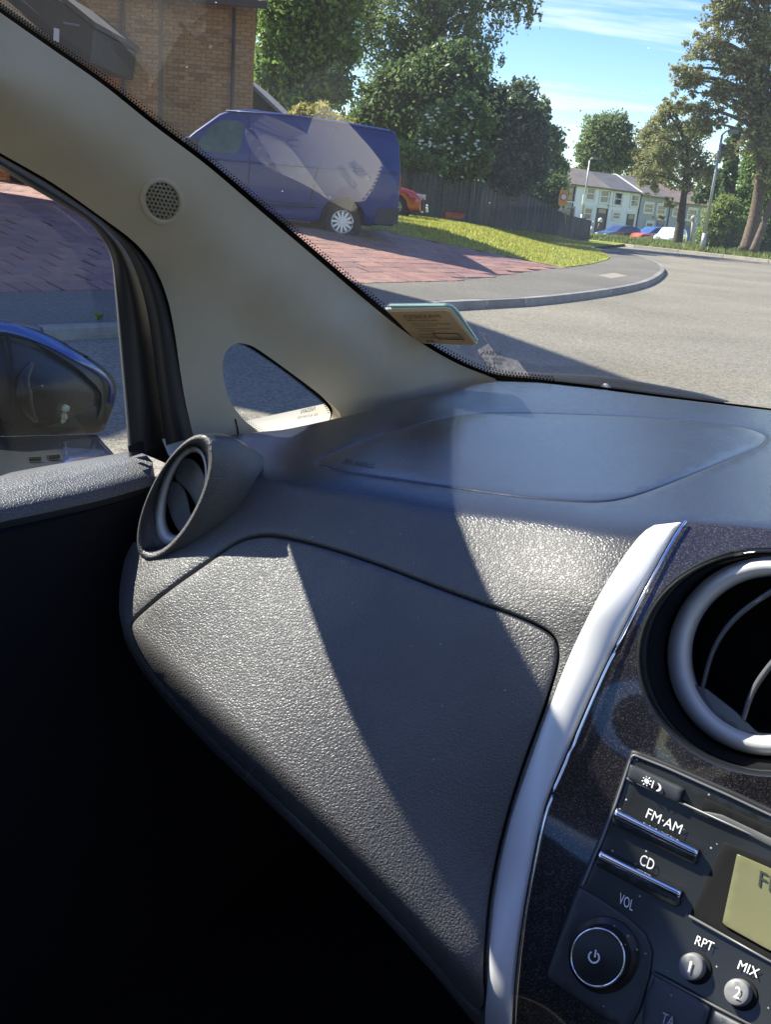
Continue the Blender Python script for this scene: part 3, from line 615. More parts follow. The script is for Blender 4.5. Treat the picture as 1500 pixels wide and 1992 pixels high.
# ================================================================== buildings
BRICKS = [mat('brick_%d' % k, c, .9, spec=.2, var=.22, vscale=20, bump=.4, bscale=90, bdist=.004) for k, c in enumerate([(.43, .235, .09), (.37, .20, .078), (.48, .27, .105), (.31, .16, .066), (.44, .26, .105)])]
MORTAR = mat('mortar', (.21, .165, .11), .95, spec=.1, var=.15)
TILE = mat('roof_tile', (.20, .085, .055), .85, var=.3, vscale=4, bump=.3, bscale=20)
DTIMB = mat('dark_timber', (.030, .024, .021), .7, var=.3, vscale=6)
WHITEP = mat('white_paint', (.70, .70, .68), .5)
LEAD = mat('lead_grey', (.17, .18, .19), .6)
GUT = mat('brown_downpipe', (.055, .032, .025), .4)
PANE = mat('window_pane', (.03, .04, .05), .06, spec=.8)
def brick_house():
    YF = 20.6; xr = at(494, 120, YF)[0]; xc = at(315, 120, YF)[0]; z0 = float(land(-5, 20)[0])-.15; ze = at(495, 8, YF)[2]
    root = thing('brick_house', 'yellow-brown brick house with brown downpipe behind the blue van', 'house', (-6, YF, z0))
    dep = 6.0; xl = -9.6
    # mortar bed: right bay and left bay standing forward
    mb = MB().prism([(xc, YF+.006, z0), (xr, YF+.006, z0), (xr-.2*dep, YF+dep, z0), (xc, YF+dep, z0)], (0, 0, ze-z0)); mb.box(((xl+xc)/2, YF-.30+dep/2, (z0+ze)/2), V((xc-xl)/2, 0, 0), V(0, dep/2, 0), V(0, 0, (ze-z0)/2)); wall = mb.build('wall', MORTAR, root)
    bl = []
    for j in range(int((ze-z0)/.075)):
        for x0, x1, yy in ((xc+.002, xr, YF), (xl, xc, YF-.306)):
            i0 = -(j % 2)*.1125; x = x0+i0
            while x < x1:
                a, b = max(x, x0)+.005, min(x+.215, x1)
                if b-a > .04: bl.append(((a+b)/2, yy, z0+j*.075+.0375, (b-a)/2))
                x += .225
    vis = [q for q in bl if visible((q[0], q[1], q[2]))]; hid = [q for q in bl if q[0] > -9.5 and not visible((q[0], q[1], q[2]))]
    vis.sort(key=lambda q: -abs(q[3])*1-.0*q[1]+random.random()*.001)
    far_ = MB()
    for k, (x, y, z, hw) in enumerate(vis):
        pr = random.uniform(.006, .011); m_ = MB().box((x, y-pr/2+.004, z), V(hw, 0, 0), V(0, pr/2+.004, 0), V(0, 0, .0325))
        if k < 300: m_.build('brick', random.choice(BRICKS), wall)
        else: far_.add(m_.v, m_.f)
    for (x, y, z, hw) in hid:
        far_.box((x, y, z), V(hw, 0, 0), V(0, .008, 0), V(0, 0, .0325))
    far_.build('brickwork', BRICKS[0], wall)['kind'] = 'stuff'
    # roof with eave tiles
    ov = .35; zr = ze+2.6; ym = YF+dep/2
    rf = MB().prism([(xl, YF-.65, ze-.02), (xl, ym, zr), (xl, YF+dep+.5, ze-.02), (xl, YF+dep+.5, ze+.05), (xl, ym, zr+.1), (xl, YF-.65, ze+.05)], (xr+ov-xl, 0, 0)); nv = len(rf.v)
    for q in rf.v[nv//2:]: q[0] -= .2*(q[1]-YF+.65)
    rf = rf.build('roof', TILE, root)
    for k in range(26):
        x = xr+ov-.06-k*.19; sl = unit(V(0, dep/2+.65, zr-ze))
        pts = [V(x, YF-.69, ze+.075)+sl*s for s in (0, .35)]; MB().tube(pts, [.085, .075], 8).build('tile', TILE, rf, True)
    MB().box(((xr+xl)/2+.15, YF-.62, ze-.10), V((xr-xl)/2+.18, 0, 0), V(0, .05, 0), V(0, 0, .06)).build('gutter', GUT, root)
    xp = at(452, 120, YF-.1)[0]; MB().tube([(xp, YF-.06, z0), (xp, YF-.06, ze-.1)], .035, 10).build('downpipe', GUT, root, True)
    xq = at(238, 120, YF-.4)[0]; MB().tube([(xq, YF-.37, z0), (xq, YF-.37, ze)], .045, 10).build('downpipe', mat('rust_pipe', (.10, .055, .035), .6), root, True)
    # dark hung canopy over the entrance, upper left
    Yp = 17.6; c = [at(x, y, Yp) for x, y in [(108, -4), (181, 56), (175, 121), (120, 112), (20, 60), (-60, -4)]]
    MB().prism(c, (0, 2.6, 0)).build('canopy', DTIMB, root)
    e0, e1 = at(100, -14, Yp-.05), at(184, 54, Yp-.05); MB().prism([e0, e1, e1+V(0, 0, .09), e0+V(0, 0, .09)], (0, 2.7, 0)).build('canopy_roof', mat('canopy_tile', (.05, .042, .038), .8, var=.3, vscale=9), root)
    MB().prism([at(122, 42, Yp-.08), at(152, 47, Yp-.08), at(152, 51, Yp-.08), at(122, 46, Yp-.08)], (0, .05, 0)).build('canopy_gutter', LEAD, root)
    MB().prism([at(104, 54, Yp-.08), at(113, 56, Yp-.08), at(112, 82, Yp-.08), at(103, 78, Yp-.08)], (0, .05, 0)).build('canopy_post', WHITEP, root)
    MB().prism([at(x, y, 19.6) for x, y in [(184, 141), (196, 118), (214, 112), (216, 99), (247, 95), (244, 108), (222, 122), (203, 131)]], (0, .5, 0)).build('flashing', LEAD, root)
    # dark panel at the foot of the wall, seen through the side glass
    MB().box((at(38, 372, YF-.33)[0], YF-.33, z0+.5), V(.19, 0, 0), V(0, .03, 0), V(0, 0, .7)).build('dark_panel', DTIMB, root)
    return root
brick_house()
def outbuilding():
    Y = 26.5; zb = float(land(-3, 26)[0])-.1; pts = [at(x, y, Y) for x, y in [(470, 146), (486, 160), (528, 204), (556, 232)]]
    root = thing('outbuilding', 'dark brown gabled outbuilding peeping between brick house and shrub', 'outbuilding', (pts[1][0], Y, zb))
    poly = [pts[0]-V(2.5, 0, 0), pts[0], pts[3], V(pts[3][0], Y, zb), V(pts[0][0]-2.5, Y, zb)]
    MB().prism(poly, (0, 5, 0)).build('wall', mat('dark_brick', (.055, .034, .028), .9, var=.3, vscale=9), root)
    up = V(0, 0, .09); MB().prism([pts[0]+V(-.1, -.25, 0), pts[3]+V(.25, -.25, -.2), pts[3]+V(.25, -.25, -.12), pts[0]+V(-.1, -.25, .1)], (0, 5.4, 0)).build('roof', mat('grey_verge', (.16, .16, .165), .8, var=.3), root)
    a, b = at(474, 211, Y-.03), at(501, 226, Y-.03); MB().box((a+b)/2, V((b[0]-a[0])/2, 0, 0), V(0, .03, 0), V(0, 0, abs(b[2]-a[2])/2)).build('window', mat('pale_blind', (.42, .46, .46), .5), root)
    MB().box((b+V(.05, 0, .05)), V(.03, 0, 0), V(0, .05, 0), V(0, 0, .2)).build('window_frame', DTIMB, root)
outbuilding()
# --- neighbour block: added unseen left of the frame, outlined to throw shade on pavement and road
ct = 1/math.tan(SUN_EL)
def caster(x, y, h): return np.array([x, y])+np.array([math.sin(SUN_AZ), math.cos(SUN_AZ)])*h*ct
def shade_caster():
    h, z0 = 8.6, -.1; out = [caster(x, y, h) for x, y in [(2.41, 6.11), (.50, 11.0), (-1.66, 14.4), (-6.5, 13.6), (-6.8, 2.6), (-1.45, 4.50), (-1.14, 6.04), (-.36, 5.09)]]
    m_ = sum(out)/len(out); root = thing('shade_block', 'tall unseen block added left of the driveway to cast the road shade', 'house', (*m_, z0)); P = lambda q, z: V(q[0], q[1], z)
    MB().prism([P(q, z0) for q in out], (0, 0, h-z0)).build('wall', BRICKS[1], root); MB().prism([P(q+(q-m_)*.01, h+.002) for q in out], (0, 0, .08)).build('roof', TILE, root)
shade_caster()

# --- white terrace across the junction
RENDER = mat('white_render', (.80, .81, .83), .8, var=.06, vscale=.6); SHADEDR = mat('shaded_render', (.40, .42, .46), .8, var=.1, vscale=.6); STONE = mat('house_stone', (.33, .31, .29), .9, var=.25, vscale=1.5)  # shade of the two far houses is put into a darker render colour
SLATE = mat('slate_roof', (.105, .10, .105), .8, var=.25, vscale=1.2); BRT = mat('brown_roof', (.21, .155, .12), .85, var=.3, vscale=1.2); DRT = mat('grey_brown_roof', (.17, .145, .125), .85, var=.25, vscale=1.2)
WFR = mat('window_frame', (.10, .11, .12), .5); DOORM = mat('door_dark', (.04, .035, .035), .5)
fa, fb = at(1070, 440, 92), at(1400, 475, 112); ft = unit((fb-fa)*[1, 1, 0]); fn = V(ft[1], -ft[0], 0)
def fac(px, py, out=0.):
    d = ray(px, py); p0 = fa+fn*out; t = ((p0-CAM)@fn)/(d@fn); p = CAM+d*t; return (p-fa)@ft, p[2]
def FP(s, z, out=0.): q = fa+ft*s+fn*out; return V(q[0], q[1], z)
def terrace(name, label, x0, x1, ye0, ye1, ridge0, ridge1, wallm, roofm, wins, doors, chim=(), ybase=462):
    s0, ze0 = fac(x0, ye0); s1, ze1 = fac(x1, ye1); ze = (ze0+ze1)/2; zb = float(far_z(95))-.3; rz = fac(*ridge0)[1]; rz = ze+max(1.3, (rz-ze)*1.0)
    root = thing(name, label, 'house', tuple(FP((s0+s1)/2, zb)), 'terraced houses across the junction')
    wl = MB().prism([FP(s0, zb), FP(s1, zb), FP(s1, ze), FP(s0, ze)], -fn*7).build('wall', wallm, root)
    g = .0
    r = MB().prism([FP(s0, ze-.05, .35), FP(s0, rz, -3.2), FP(s0, ze-.05, -7.2), FP(s0, ze-.2, -7.2), FP(s0, rz-.2, -3.2), FP(s0, ze-.2, .35)], ft*(s1-s0-.02)).build('roof', roofm, root)
    for c0, c1 in chim:
        s, _ = fac(c0, ye0, -3.2); MB().box(FP(s, rz+.45, -3.2), ft*.45, fn*.35, V(0, 0, .8)).build('chimney', STONE, r)
    for (a, b, c, d, sur) in wins:
        sa, zt = fac(a, b); sb_, zl = fac(c, d); sm, hw, zm, hz = (sa+sb_)/2, abs(sb_-sa)/2, (zt+zl)/2, abs(zt-zl)/2
        if sur:
            fr = MB()
            for q in (-1, 1): fr.box(FP(sm+q*(hw+.08), zm, .05), ft*.09, fn*.05, V(0, 0, hz+.1))
            fr.box(FP(sm, zm+hz+.09, .05), ft*(hw+.17), fn*.045, V(0, 0, .09)); 
            wf = fr.build('window_surround', wallm if sur == 2 else WHITEP, root)
        win = MB()
        for q in (-1, 1): win.box(FP(sm+q*(hw-.05), zm, .02), ft*.05, fn*.035, V(0, 0, hz)); win.box(FP(sm, zm+q*(hz-.05), .02), ft*(hw-.1), fn*.035, V(0, 0, .05))
        win.box(FP(sm, zm, .02), ft*(hw-.1), fn*.03, V(0, 0, .035)); wo_ = win.build('window', WFR if sur != 1 else WHITEP, root)
        MB().box(FP(sm, zm, .01), ft*(hw-.06), fn*.018, V(0, 0, hz-.06)).build('pane', PANE, wo_)
        MB().box(FP(sm, zm-hz-.05, .06), ft*(hw+.1), fn*.09, V(0, 0, .05)).build('sill', WHITEP, root)
    for (a, b, c, d, m_) in doors:
        sa, zt = fac(a, b); sb_, _ = fac(c, d); sm, hw = (sa+sb_)/2, abs(sb_-sa)/2; hz = (zt-zb)/2
        dr = MB().box(FP(sm, zb+hz, .01), ft*hw, fn*.03, V(0, 0, hz)).build('door', m_, root); MB().box(FP(sm, zt+.12, .03), ft*(hw+.12), fn*.06, V(0, 0, .12)).build('lintel', WHITEP, root)
        MB().box(FP(sm, zt-.28, .045), ft*(hw*.7), fn*.02, V(0, 0, .2)).build('pane', PANE, dr)
    if label.startswith('white terraced house with slate'): MB().prism([FP(s1-.35, ze+.0, .36), FP(s1-.35, rz+.06, -3.2), FP(s1-.35, rz-.1, -3.2), FP(s1-.35, ze-.15, .36)], ft*.3).build('verge_cap', WHITEP, r)
    s_d = s0+.12; MB().tube([FP(s_d, zb, .06), FP(s_d, ze, .06)], .06, 8).build('downpipe', GUT, root, True)
    return root
BLUED = mat('blue_door', (.05, .10, .28), .4)
terrace('terraced_house', 'stone faced end terrace partly behind the garden hedge', 1078, 1118, 352, 357, (1092, 318), (1115, 322), STONE, BRT, [(1106, 362, 1121-6, 392, 2), (1086, 360, 1096, 388, 2), (1101, 404, 1114, 422, 2)], [])
terrace('terraced_house', 'white terraced house with grey-brown roof and two dark sash windows', 1118, 1187, 357, 366, (1118, 322), (1160, 330), RENDER, DRT, [(1143, 363, 1155, 390, 1), (1170, 368, 1182, 396, 1), (1138, 403, 1149, 428, 1)], [(1162, 404, 1177, 440, DOORM)])
terrace('terraced_house', 'white terraced house with slate roof and pale verge line', 1187, 1247, 366, 374, (1160, 330), (1215, 337), RENDER, SLATE, [(1197, 373, 1208, 401, 1), (1230, 378, 1240, 403, 1), (1193, 412, 1204, 427, 1)], [(1221, 416, 1231, 445, DOORM)])
terrace('terraced_house', 'terraced house with shade painted into its walls, half hidden by the forked pine', 1247, 1305, 374, 388, (1215, 337), (1270, 352), SHADEDR, DRT, [(1255, 395, 1268, 415, 1), (1280, 398, 1292, 418, 1), (1258, 432, 1268, 450, 1)], [(1279, 428, 1289, 455, BLUED)])
terrace('terraced_house', 'last terraced house with shade painted into its walls, between the pine trunk and the bush', 1305, 1395, 388, 404, (1270, 352), (1350, 370), SHADEDR, BRT, [(1311, 402, 1322, 422, 1), (1340, 406, 1352, 430, 1), (1366, 408, 1375, 425, 1)], [(1332, 430, 1342, 462, BLUED)])
# ================================================================== fence
FENCE = [mat('fence_board_%d' % k, c, .9, spec=.2, var=.25, vscale=9, bump=.3, bscale=60) for k, c in enumerate([(.085, .087, .080), (.100, .098, .088), (.075, .077, .072)])]
def fence():
    T = np.array([(735, 312), (800, 325), (1005, 367), (1052, 392), (1100, 416), (1152, 430)], float); Bt = np.array([(735, 402), (800, 416), (1005, 450), (1052, 456), (1100, 462), (1152, 470)], float); Ys = [33, 34.4, 40, 41.6, 43.4, 45.5]
    tp = np.array([at(*q, y) for q, y in zip(T, Ys)]); bt = np.array([at(*q, y) for q, y in zip(Bt, Ys)]); bt[:, :2] = tp[:, :2]
    left = tp[0]+(tp[0]-tp[1])*1.6; tp = np.vstack([left, tp]); lb = left.copy(); lb[2] = bt[0, 2]+.1; bt = np.vstack([lb, bt])
    L = np.r_[0, np.cumsum(np.linalg.norm(np.diff(tp[:, :2], axis=0), axis=1))]
    root = thing('garden_fence', 'dark close boarded timber fence along the back of the lawn', 'fence', tuple(bt[2]))
    n = int(L[-1]/.15); ip = lambda A, s: np.array([np.interp(s, L, A[:, k]) for k in range(3)])
    for i in range(n):
        s = (i+.5)*L[-1]/n; a, b = ip(tp, s), ip(bt, s); t = unit((ip(tp, min(s+.1, L[-1]))-ip(tp, max(s-.1, 0)))*[1, 1, 0]); nn = V(-t[1], t[0], 0); zt = a[2]+random.uniform(-.012, .012); zb = b[2]-.15
        MB().box(V(a[0], a[1], (zt+zb)/2)+nn*(.012 if i % 2 else -.012), t*.079, nn*.009, V(0, 0, (zt-zb)/2)).build('board', random.choice(FENCE), root)
    for s in np.arange(.9, L[-1], 1.9):
        a, b = ip(tp, s), ip(bt, s); MB().box(V(a[0], a[1]+.09, (a[2]+b[2])/2), V(.05, 0, 0), V(0, .05, 0), V(0, 0, (a[2]-b[2])/2+.05)).build('post', FENCE[1], root)
fence()
def planter():
    a, b = at(862, 421, 33.0), at(902, 428, 33.3); root = thing('flower_trough', 'low terracotta trough at the foot of the fence', 'planter', tuple((a+b)/2))
    m_ = mat('terracotta', (.33, .09, .05), .8, var=.3, vscale=8); c = (a+b)/2; h = unit((b-a)*[1, 1, 0]); n = V(-h[1], h[0], 0); L = np.linalg.norm(b-a)/2
    MB().prism([c-h*L*.9-n*.1, c+h*L*.9-n*.1, c+h*L*.9+n*.1, c-h*L*.9+n*.1], (0, 0, .14)).build('trough', m_, root); MB().box(c+V(0, 0, .155), h*L, n*.13, V(0, 0, .016)).build('rim', m_, root)
    mb = MB()
    for k in range(60):
        q = c+h*random.uniform(-L, L)*.9+n*random.uniform(-.1, .1)+V(0, 0, .17+random.random()*.1); d = unit(rng.normal(size=3))*.035; e_ = unit(np.cross(d, rng.normal(size=3)))*.025; mb.add([q-d, q+e_, q+d, q-e_], [(0, 1, 2, 3)])
    mb.build('flowers', leafmat('red_flower', (.25, .05, .04), (.4, .12, .08)), root)
planter()
for k, (x, y0, y1, lb) in enumerate([(821, 398, 414, 'taller white garden post in front of the fence by the red car'), (831, 401, 413, 'shorter white garden post right of the taller one by the fence')]):
    a, b = at(x, y1, 32.4), at(x, y0, 32.4); MBx = MB().tube([a, b], [.05, .035], 8); MBx.tube([b, b+V(0, 0, .05)], [.06, .02], 8)
    tag(MBx.build('garden_post', WHITEP, None, True, loc=a), lb, 'post', 'white garden posts')

# ================================================================== vehicles
def wheel_arch(cs, r, zb, n=9): return [(cs+r*math.cos(a), max(zb, .33+r*math.sin(a))) for a in np.linspace(math.pi, 0, n)]
TYRE = mat('tyre', (.012, .012, .012), .85); RIM = mat('wheel_cover', (.55, .56, .57), .35, metal=.6); LAMPR = mat('lamp_red', (.45, .02, .015), .2); LAMPC = mat('lamp_clear', (.6, .6, .62), .1)
VGL = mat('vehicle_glass', (.015, .02, .02), .04, spec=.9)
def vehicle(root, O, dS, prof, W, paint, wins, wheels, H, belt, pitch=0., seams=(), extra=None, wr=.33, spokes=8, glassm=None):
    """O = ground point under the near side at s=0; dS = direction front->rear; near side faces -dN"""
    dS = unit(V(dS[0], dS[1], 0)); dN = V(-dS[1], dS[0], 0); up = V(0, 0, 1)
    if pitch: dS, up = dS*math.cos(pitch)+up*math.sin(pitch), up*math.cos(pitch)-dS*math.sin(pitch)
    hw = lambda z: W/2*(1-.13*np.clip((z-belt)/(H-belt), 0, 1)**1.4-.04*np.clip((.55-z)/.4, 0, 1))
    def P(s, y, z): return np.asarray(O)+dS*s+dN*(W/2+y)+up*z
    prof = np.array(prof, float); inn = offset2(prof, -.03)
    rv, rf = cdt(inn, (), .16); v = []; f = []
    for sg in (-1, 1):
        b = len(v); v += [P(q[0], sg*hw(q[1]), q[1]) for q in rv]; f += [tuple(b+i for i in (t if sg < 0 else t[::-1])) for t in rf]
    n = len(prof); rows = []
    for y, pr in ((-1, inn), (-.985, .6*prof+.4*inn), (-.93, prof), (-.5, prof), (0, prof), (.5, prof), (.93, prof), (.985, .6*prof+.4*inn), (1, inn)):
        b = len(v); v += [P(q[0], y*hw(q[1]), q[1]+(.03*(1-y*y) if q[1] > H-.3 else 0)) for q in pr]; rows.append(b)
    for a, b in zip(rows[:-1], rows[1:]): f += [(a+i, a+(i+1) % n, b+(i+1) % n, b+i) for i in range(n)]
    o = obj('body', v, f, paint, root, True)
    bm = bmesh.new(); bm.from_mesh(o.data); bmesh.ops.remove_doubles(bm, verts=bm.verts, dist=1e-5); bmesh.ops.recalc_face_normals(bm, faces=bm.faces); bm.to_mesh(o.data); bm.free(); sharp(o, 40)
    for wn in wins:
        wn = np.array(wn, float); r2, f2 = cdt(wn, (), .2); pts = []; 
        for sg in (-1, 1):
            vv = [P(q[0], sg*(hw(q[1])+.006), q[1]) for q in r2]; g = obj('window', vv, [t if sg < 0 else t[::-1] for t in f2], glassm or VGL, root, True)
    for cs in wheels:
        for sg in (-1, 1):
            c = P(cs, sg*(W/2-.13), wr); ax = dN*sg; e1, e2 = dS, up; N = 28
            prf = [(.62, .085), (.70, .10), (.90, .11), (1.0, .08), (1.0, -.08), (.90, -.11), (.62, -.1)]
            rs = [np.array([c+ax*(o_)+wr*r_*(math.cos(t)*e1+math.sin(t)*e2) for t in np.linspace(0, 2*math.pi, N, endpoint=False)]) for r_, o_ in prf]
            wv = np.vstack(rs); wf = [(i*N+j, i*N+(j+1) % N, ((i+1) % len(rs))*N+(j+1) % N, ((i+1) % len(rs))*N+j) for i in range(len(rs)) for j in range(N)]
            wh = obj('wheel', wv, wf, TYRE, root, True)
            rm = MB(); rm.tube([c+ax*.03, c+ax*.085], [wr*.16]*2, 12); rm.tube([c-ax*.05, c-ax*.02], [wr*.62]*2, 20)
            for k in range(spokes):
                a = 2*math.pi*k/spokes; dd = math.cos(a)*e1+math.sin(a)*e2; tt = -math.sin(a)*e1+math.cos(a)*e2; rm.box(c+ax*.06+dd*wr*.36, dd*wr*.25, tt*wr*.06, ax*.012)
            tr_ = [c+ax*.075+wr*.59*(math.cos(t)*e1+math.sin(t)*e2) for t in np.linspace(0, 2*math.pi, 25)]; rm.tube(tr_, wr*.05, 6, False)
            rm.build('rim', RIM, wh)
            wl = MB().tube([c-ax*.25, c-ax*.02], [wr*1.14]*2, 18).build('wheel_well', MATTE, root)
    for sg in (-1,):
        for sm in seams:
            MB().tube([P(s, sg*(hw(z)+.002), z) for s, z in sm], .009, 5).build('panel_seam', MATTE, root)
    if extra: extra(P, hw)
    return P, hw
VANBLUE = mat('van_blue', (.001, .020, .14), .5, coat=.45, spec=.2, var=.06, vscale=3)
def van():
    c = at(664, 461, 17.3); yaw = math.radians(13); dS = V(math.cos(yaw), math.sin(yaw), 0); O = c-dS*3.98; O[2] = c[2]
    root = thing('panel_van', 'dark blue panel van parked side on across the driveway', 'van', tuple(c))
    prof = [(.02, .30), (.55, .30)]+wheel_arch(.95, .40, .30)+[(1.5, .27), (3.4, .27)]+wheel_arch(3.98, .40, .30)+[(4.5, .32), (4.93, .34), (4.98, .7), (4.97, 1.2), (4.90, 1.70), (4.82, 1.90), (4.70, 1.95), (4.0, 1.985), (3.0, 2.0), (2.2, 1.995), (1.92, 1.95), (1.75, 1.87), (1.35, 1.55), (.98, 1.20), (.8, 1.11), (.30, .98), (.10, .86), (.02, .6)]
    def extra(P, hw):
        sd = lambda s, z, o=.012: P(s, -(hw(z)+o), z)
        def strip(name, pts, r, m_): return MB().tube([sd(*q) for q in pts], r, 6).build(name, m_, root, True)
        strip('belt_crease', [(1.2, 1.13), (2.4, 1.16), (3.4, 1.19), (4.9, 1.24)], .016, VANBLUE); strip('rub_strip', [(1.45, .50), (2.5, .52), (3.5, .54)], .022, mat('van_trim', (.02, .022, .03), .5))
        strip('roof_gutter', [(1.85, 1.93), (3.0, 1.985), (4.8, 1.92)], .014, VANBLUE)
        for s in (2.05, 2.42): MB().box(sd(s, 1.06), dS*.09, V(0, .02, 0), V(0, 0, .018)).build('door_handle', VANBLUE, root)
        MB().prism([sd(4.93, .95, .004), sd(4.985, .95, .004), sd(4.975, 1.22, .004), sd(4.94, 1.22, .004)], V(0, .03, 0)).build('tail_lamp', mat('van_lamp', (.12, .015, .012), .2), root)
        MB().prism([sd(4.55, .36), sd(4.98, .38), sd(4.99, .66), sd(4.6, .62)], V(0, -.02, 0)).build('rear_bumper', mat('bumper_black', (.02, .02, .022), .6), root)
        m0 = sd(1.30, 1.22, .16); MB().box(m0+V(0, 0, .06), dS*.09, V(0, .09, 0), V(0, 0, .14)).build('door_mirror', BLACK, root)
        MB().prism([sd(.98, 1.24), sd(1.12, 1.24), sd(1.27, 1.46), sd(1.22, 1.46)], V(0, -.01, 0)).build('quarter_pane', mat('pane_pale', (.35, .34, .30), .3), root)
    P, hw = vehicle(root, O, dS, prof, 1.9, VANBLUE, [[(1.30, 1.24), (2.02, 1.26), (2.12, 1.36), (2.16, 1.75), (2.05, 1.80), (1.80, 1.78), (1.62, 1.66)]], [.95, 3.98], 2.0, 1.15, pitch=math.radians(-1.0), seams=[[(2.28, .35), (2.28, 1.15), (2.24, 1.90)], [(3.36, .6), (3.46, 1.15), (3.76, 1.9)], [(1.25, .5), (1.22, 1.2)], [(2.28, 1.14), (3.45, 1.18)]], extra=extra, spokes=12, glassm=mat('van_glass', (.045, .075, .045), .12, var=.6, vscale=5))
    MB().add([P(1.05, -.62, 1.24), P(1.05, .62, 1.24), P(1.72, .58, 1.83), P(1.72, -.58, 1.83)], [(0, 1, 2, 3)]).build('windscreen', VGL, root)
    MB().box(P(2.5, 0, .42), dS*2.2, V(0, .75, 0), V(0, 0, .16)).build('underbody', MATTE, root)
van()
def hatch(name, label, px, py, Y, Lpx_dir, paint, scale=1., group=None, cat='car', yaw=0., est=False):
    """hatchback; nose towards -dS"""
    c = at(px, py, Y); dS = V(math.cos(yaw), math.sin(yaw), 0)*Lpx_dir; dS[2] = 0
    root = thing(name, label, cat, tuple(c), group)
    prof = [(.02, .25), (.35, .22)]+wheel_arch(.80, .36, .24, 7)+[(1.3, .2), (2.8, .2)]+wheel_arch(3.25, .36, .24, 7)+[(3.75, .26), (3.98, .4), (4.0, .75), (3.92, 1.0), (3.65, 1.32), (3.4, 1.43), (2.6, 1.5), (2.0, 1.47), (1.7, 1.38), (1.1, .98), (.9, .93), (.3, .80), (.05, .62)]
    def extra(P, hw):
        for y in (-.55, .55):
            MB().box(P(.12, y, .66), dS*.09, V(0, 0, .08), np.cross(dS, V(0, 0, 1))*.15).build('headlight', LAMPC, root)
            MB().box(P(3.93, y, .82), dS*.06, V(0, 0, .10), np.cross(dS, V(0, 0, 1))*.14).build('tail_lamp', LAMPR, root)
        MB().add([P(1.16, -.66, 1.0), P(1.16, .66, 1.0), P(1.72, .58, 1.385), P(1.72, -.58, 1.385)], [(0, 1, 2, 3)]).build('windscreen', VGL, root)
        MB().add([P(3.96, -.6, 1.02), P(3.96, .6, 1.02), P(3.70, .55, 1.33), P(3.70, -.55, 1.33)], [(0, 1, 2, 3)]).build('rear_window', VGL, root)
        MB().box(P(.02, 0, .40), dS*.03, V(0, 0, .12), np.cross(dS, V(0, 0, 1))*.6).build('grille', BLACK, root)
        MB().box(P(2.0, 0, .34), dS*1.8, V(0, 0, .12), np.cross(dS, V(0, 0, 1))*.6).build('underbody', MATTE, root)
    vehicle(root, c-dS*(2.0)-np.array([-dS[1], dS[0], 0])*.87, dS, prof, 1.74, paint, [[(1.32, 1.0), (2.15, 1.0), (2.15, 1.38), (1.85, 1.36)], [(2.22, 1.0), (3.35, 1.02), (3.45, 1.15), (3.2, 1.36), (2.22, 1.39)]], [.80, 3.25], 1.5, .95, extra=extra, wr=.31, spokes=6)
    return root
hatch('red_car', 'red car with only its nose showing past the rear of the blue van', 700, 416, 30.5, -1, mat('car_red', (.42, .035, .02), .3, coat=1), yaw=math.radians(-6))
hatch('parked_car', 'dark blue hatchback parked in front of the white terraced houses', 1200, 473, 84, 1, mat('car_navy', (.018, .03, .06), .3, coat=1), group='cars parked before the terrace', yaw=math.radians(30))
hatch('parked_car', 'small orange-red car low in the grass between dark and white cars', 1236, 488, 83, 1, mat('car_orange', (.55, .10, .03), .35, coat=1), group='cars parked before the terrace', yaw=math.radians(30))
hatch('parked_car', 'blue car parked left of the forked pine trunk', 1265, 475, 86, 1, mat('car_blue', (.04, .09, .22), .3, coat=1), group='cars parked before the terrace', yaw=math.radians(25))
hatch('parked_car', 'white car parked close beside the forked pine trunk', 1302, 479, 81, 1, mat('car_white', (.7, .7, .7), .3, coat=1), group='cars parked before the terrace', yaw=math.radians(60))

# ================================================================== street furniture
GALV = mat('galvanised', (.34, .35, .35), .45, metal=.5, var=.1, vscale=6); SIGNY = mat('sign_amber', (.75, .33, .02), .45); SIGNW = mat('sign_white', (.75, .75, .72), .5); SIGNR = mat('sign_red', (.6, .03, .02), .5)
def lamp_post(label, base, top, Y, r, arm, door=True):
    a, b = at(*base, Y), at(*top, Y); root = thing('lamp_post', label, 'lamp post', tuple(a), 'street lamp posts')
    m_ = a*.72+b*.28; MB().tube([a, a*.84+b*.16], r*1.5, 10).build('base', GALV, root, True); MB().tube([a*.84+b*.16, b], [r, r*.62], 10).build('column', GALV, root, True)
    e_ = b+V(arm, 0, .18); MB().tube([b, b+V(arm*.5, 0, .15), e_], r*.5, 8).build('arm', GALV, root, True); MB().box(e_+V(np.sign(arm)*.15, 0, -.02), V(.20, 0, 0), V(0, .12, 0), V(0, 0, .07)).build('lantern', LEAD, root)
    return root
lamp_post('grey lamp post on the far verge beside the bright bush', (1366, 489), (1406, 262), 43.5, .075, .3)
lp = lamp_post('slim pale lamp post in front of the white terraced houses', (1131, 437), (1148, 312), 66, .075, .2)
MB().box(at(1137, 388, 65.8), V(.10, 0, 0), V(0, .06, 0), V(0, 0, .32)).build('notice_box', SIGNW, lp)
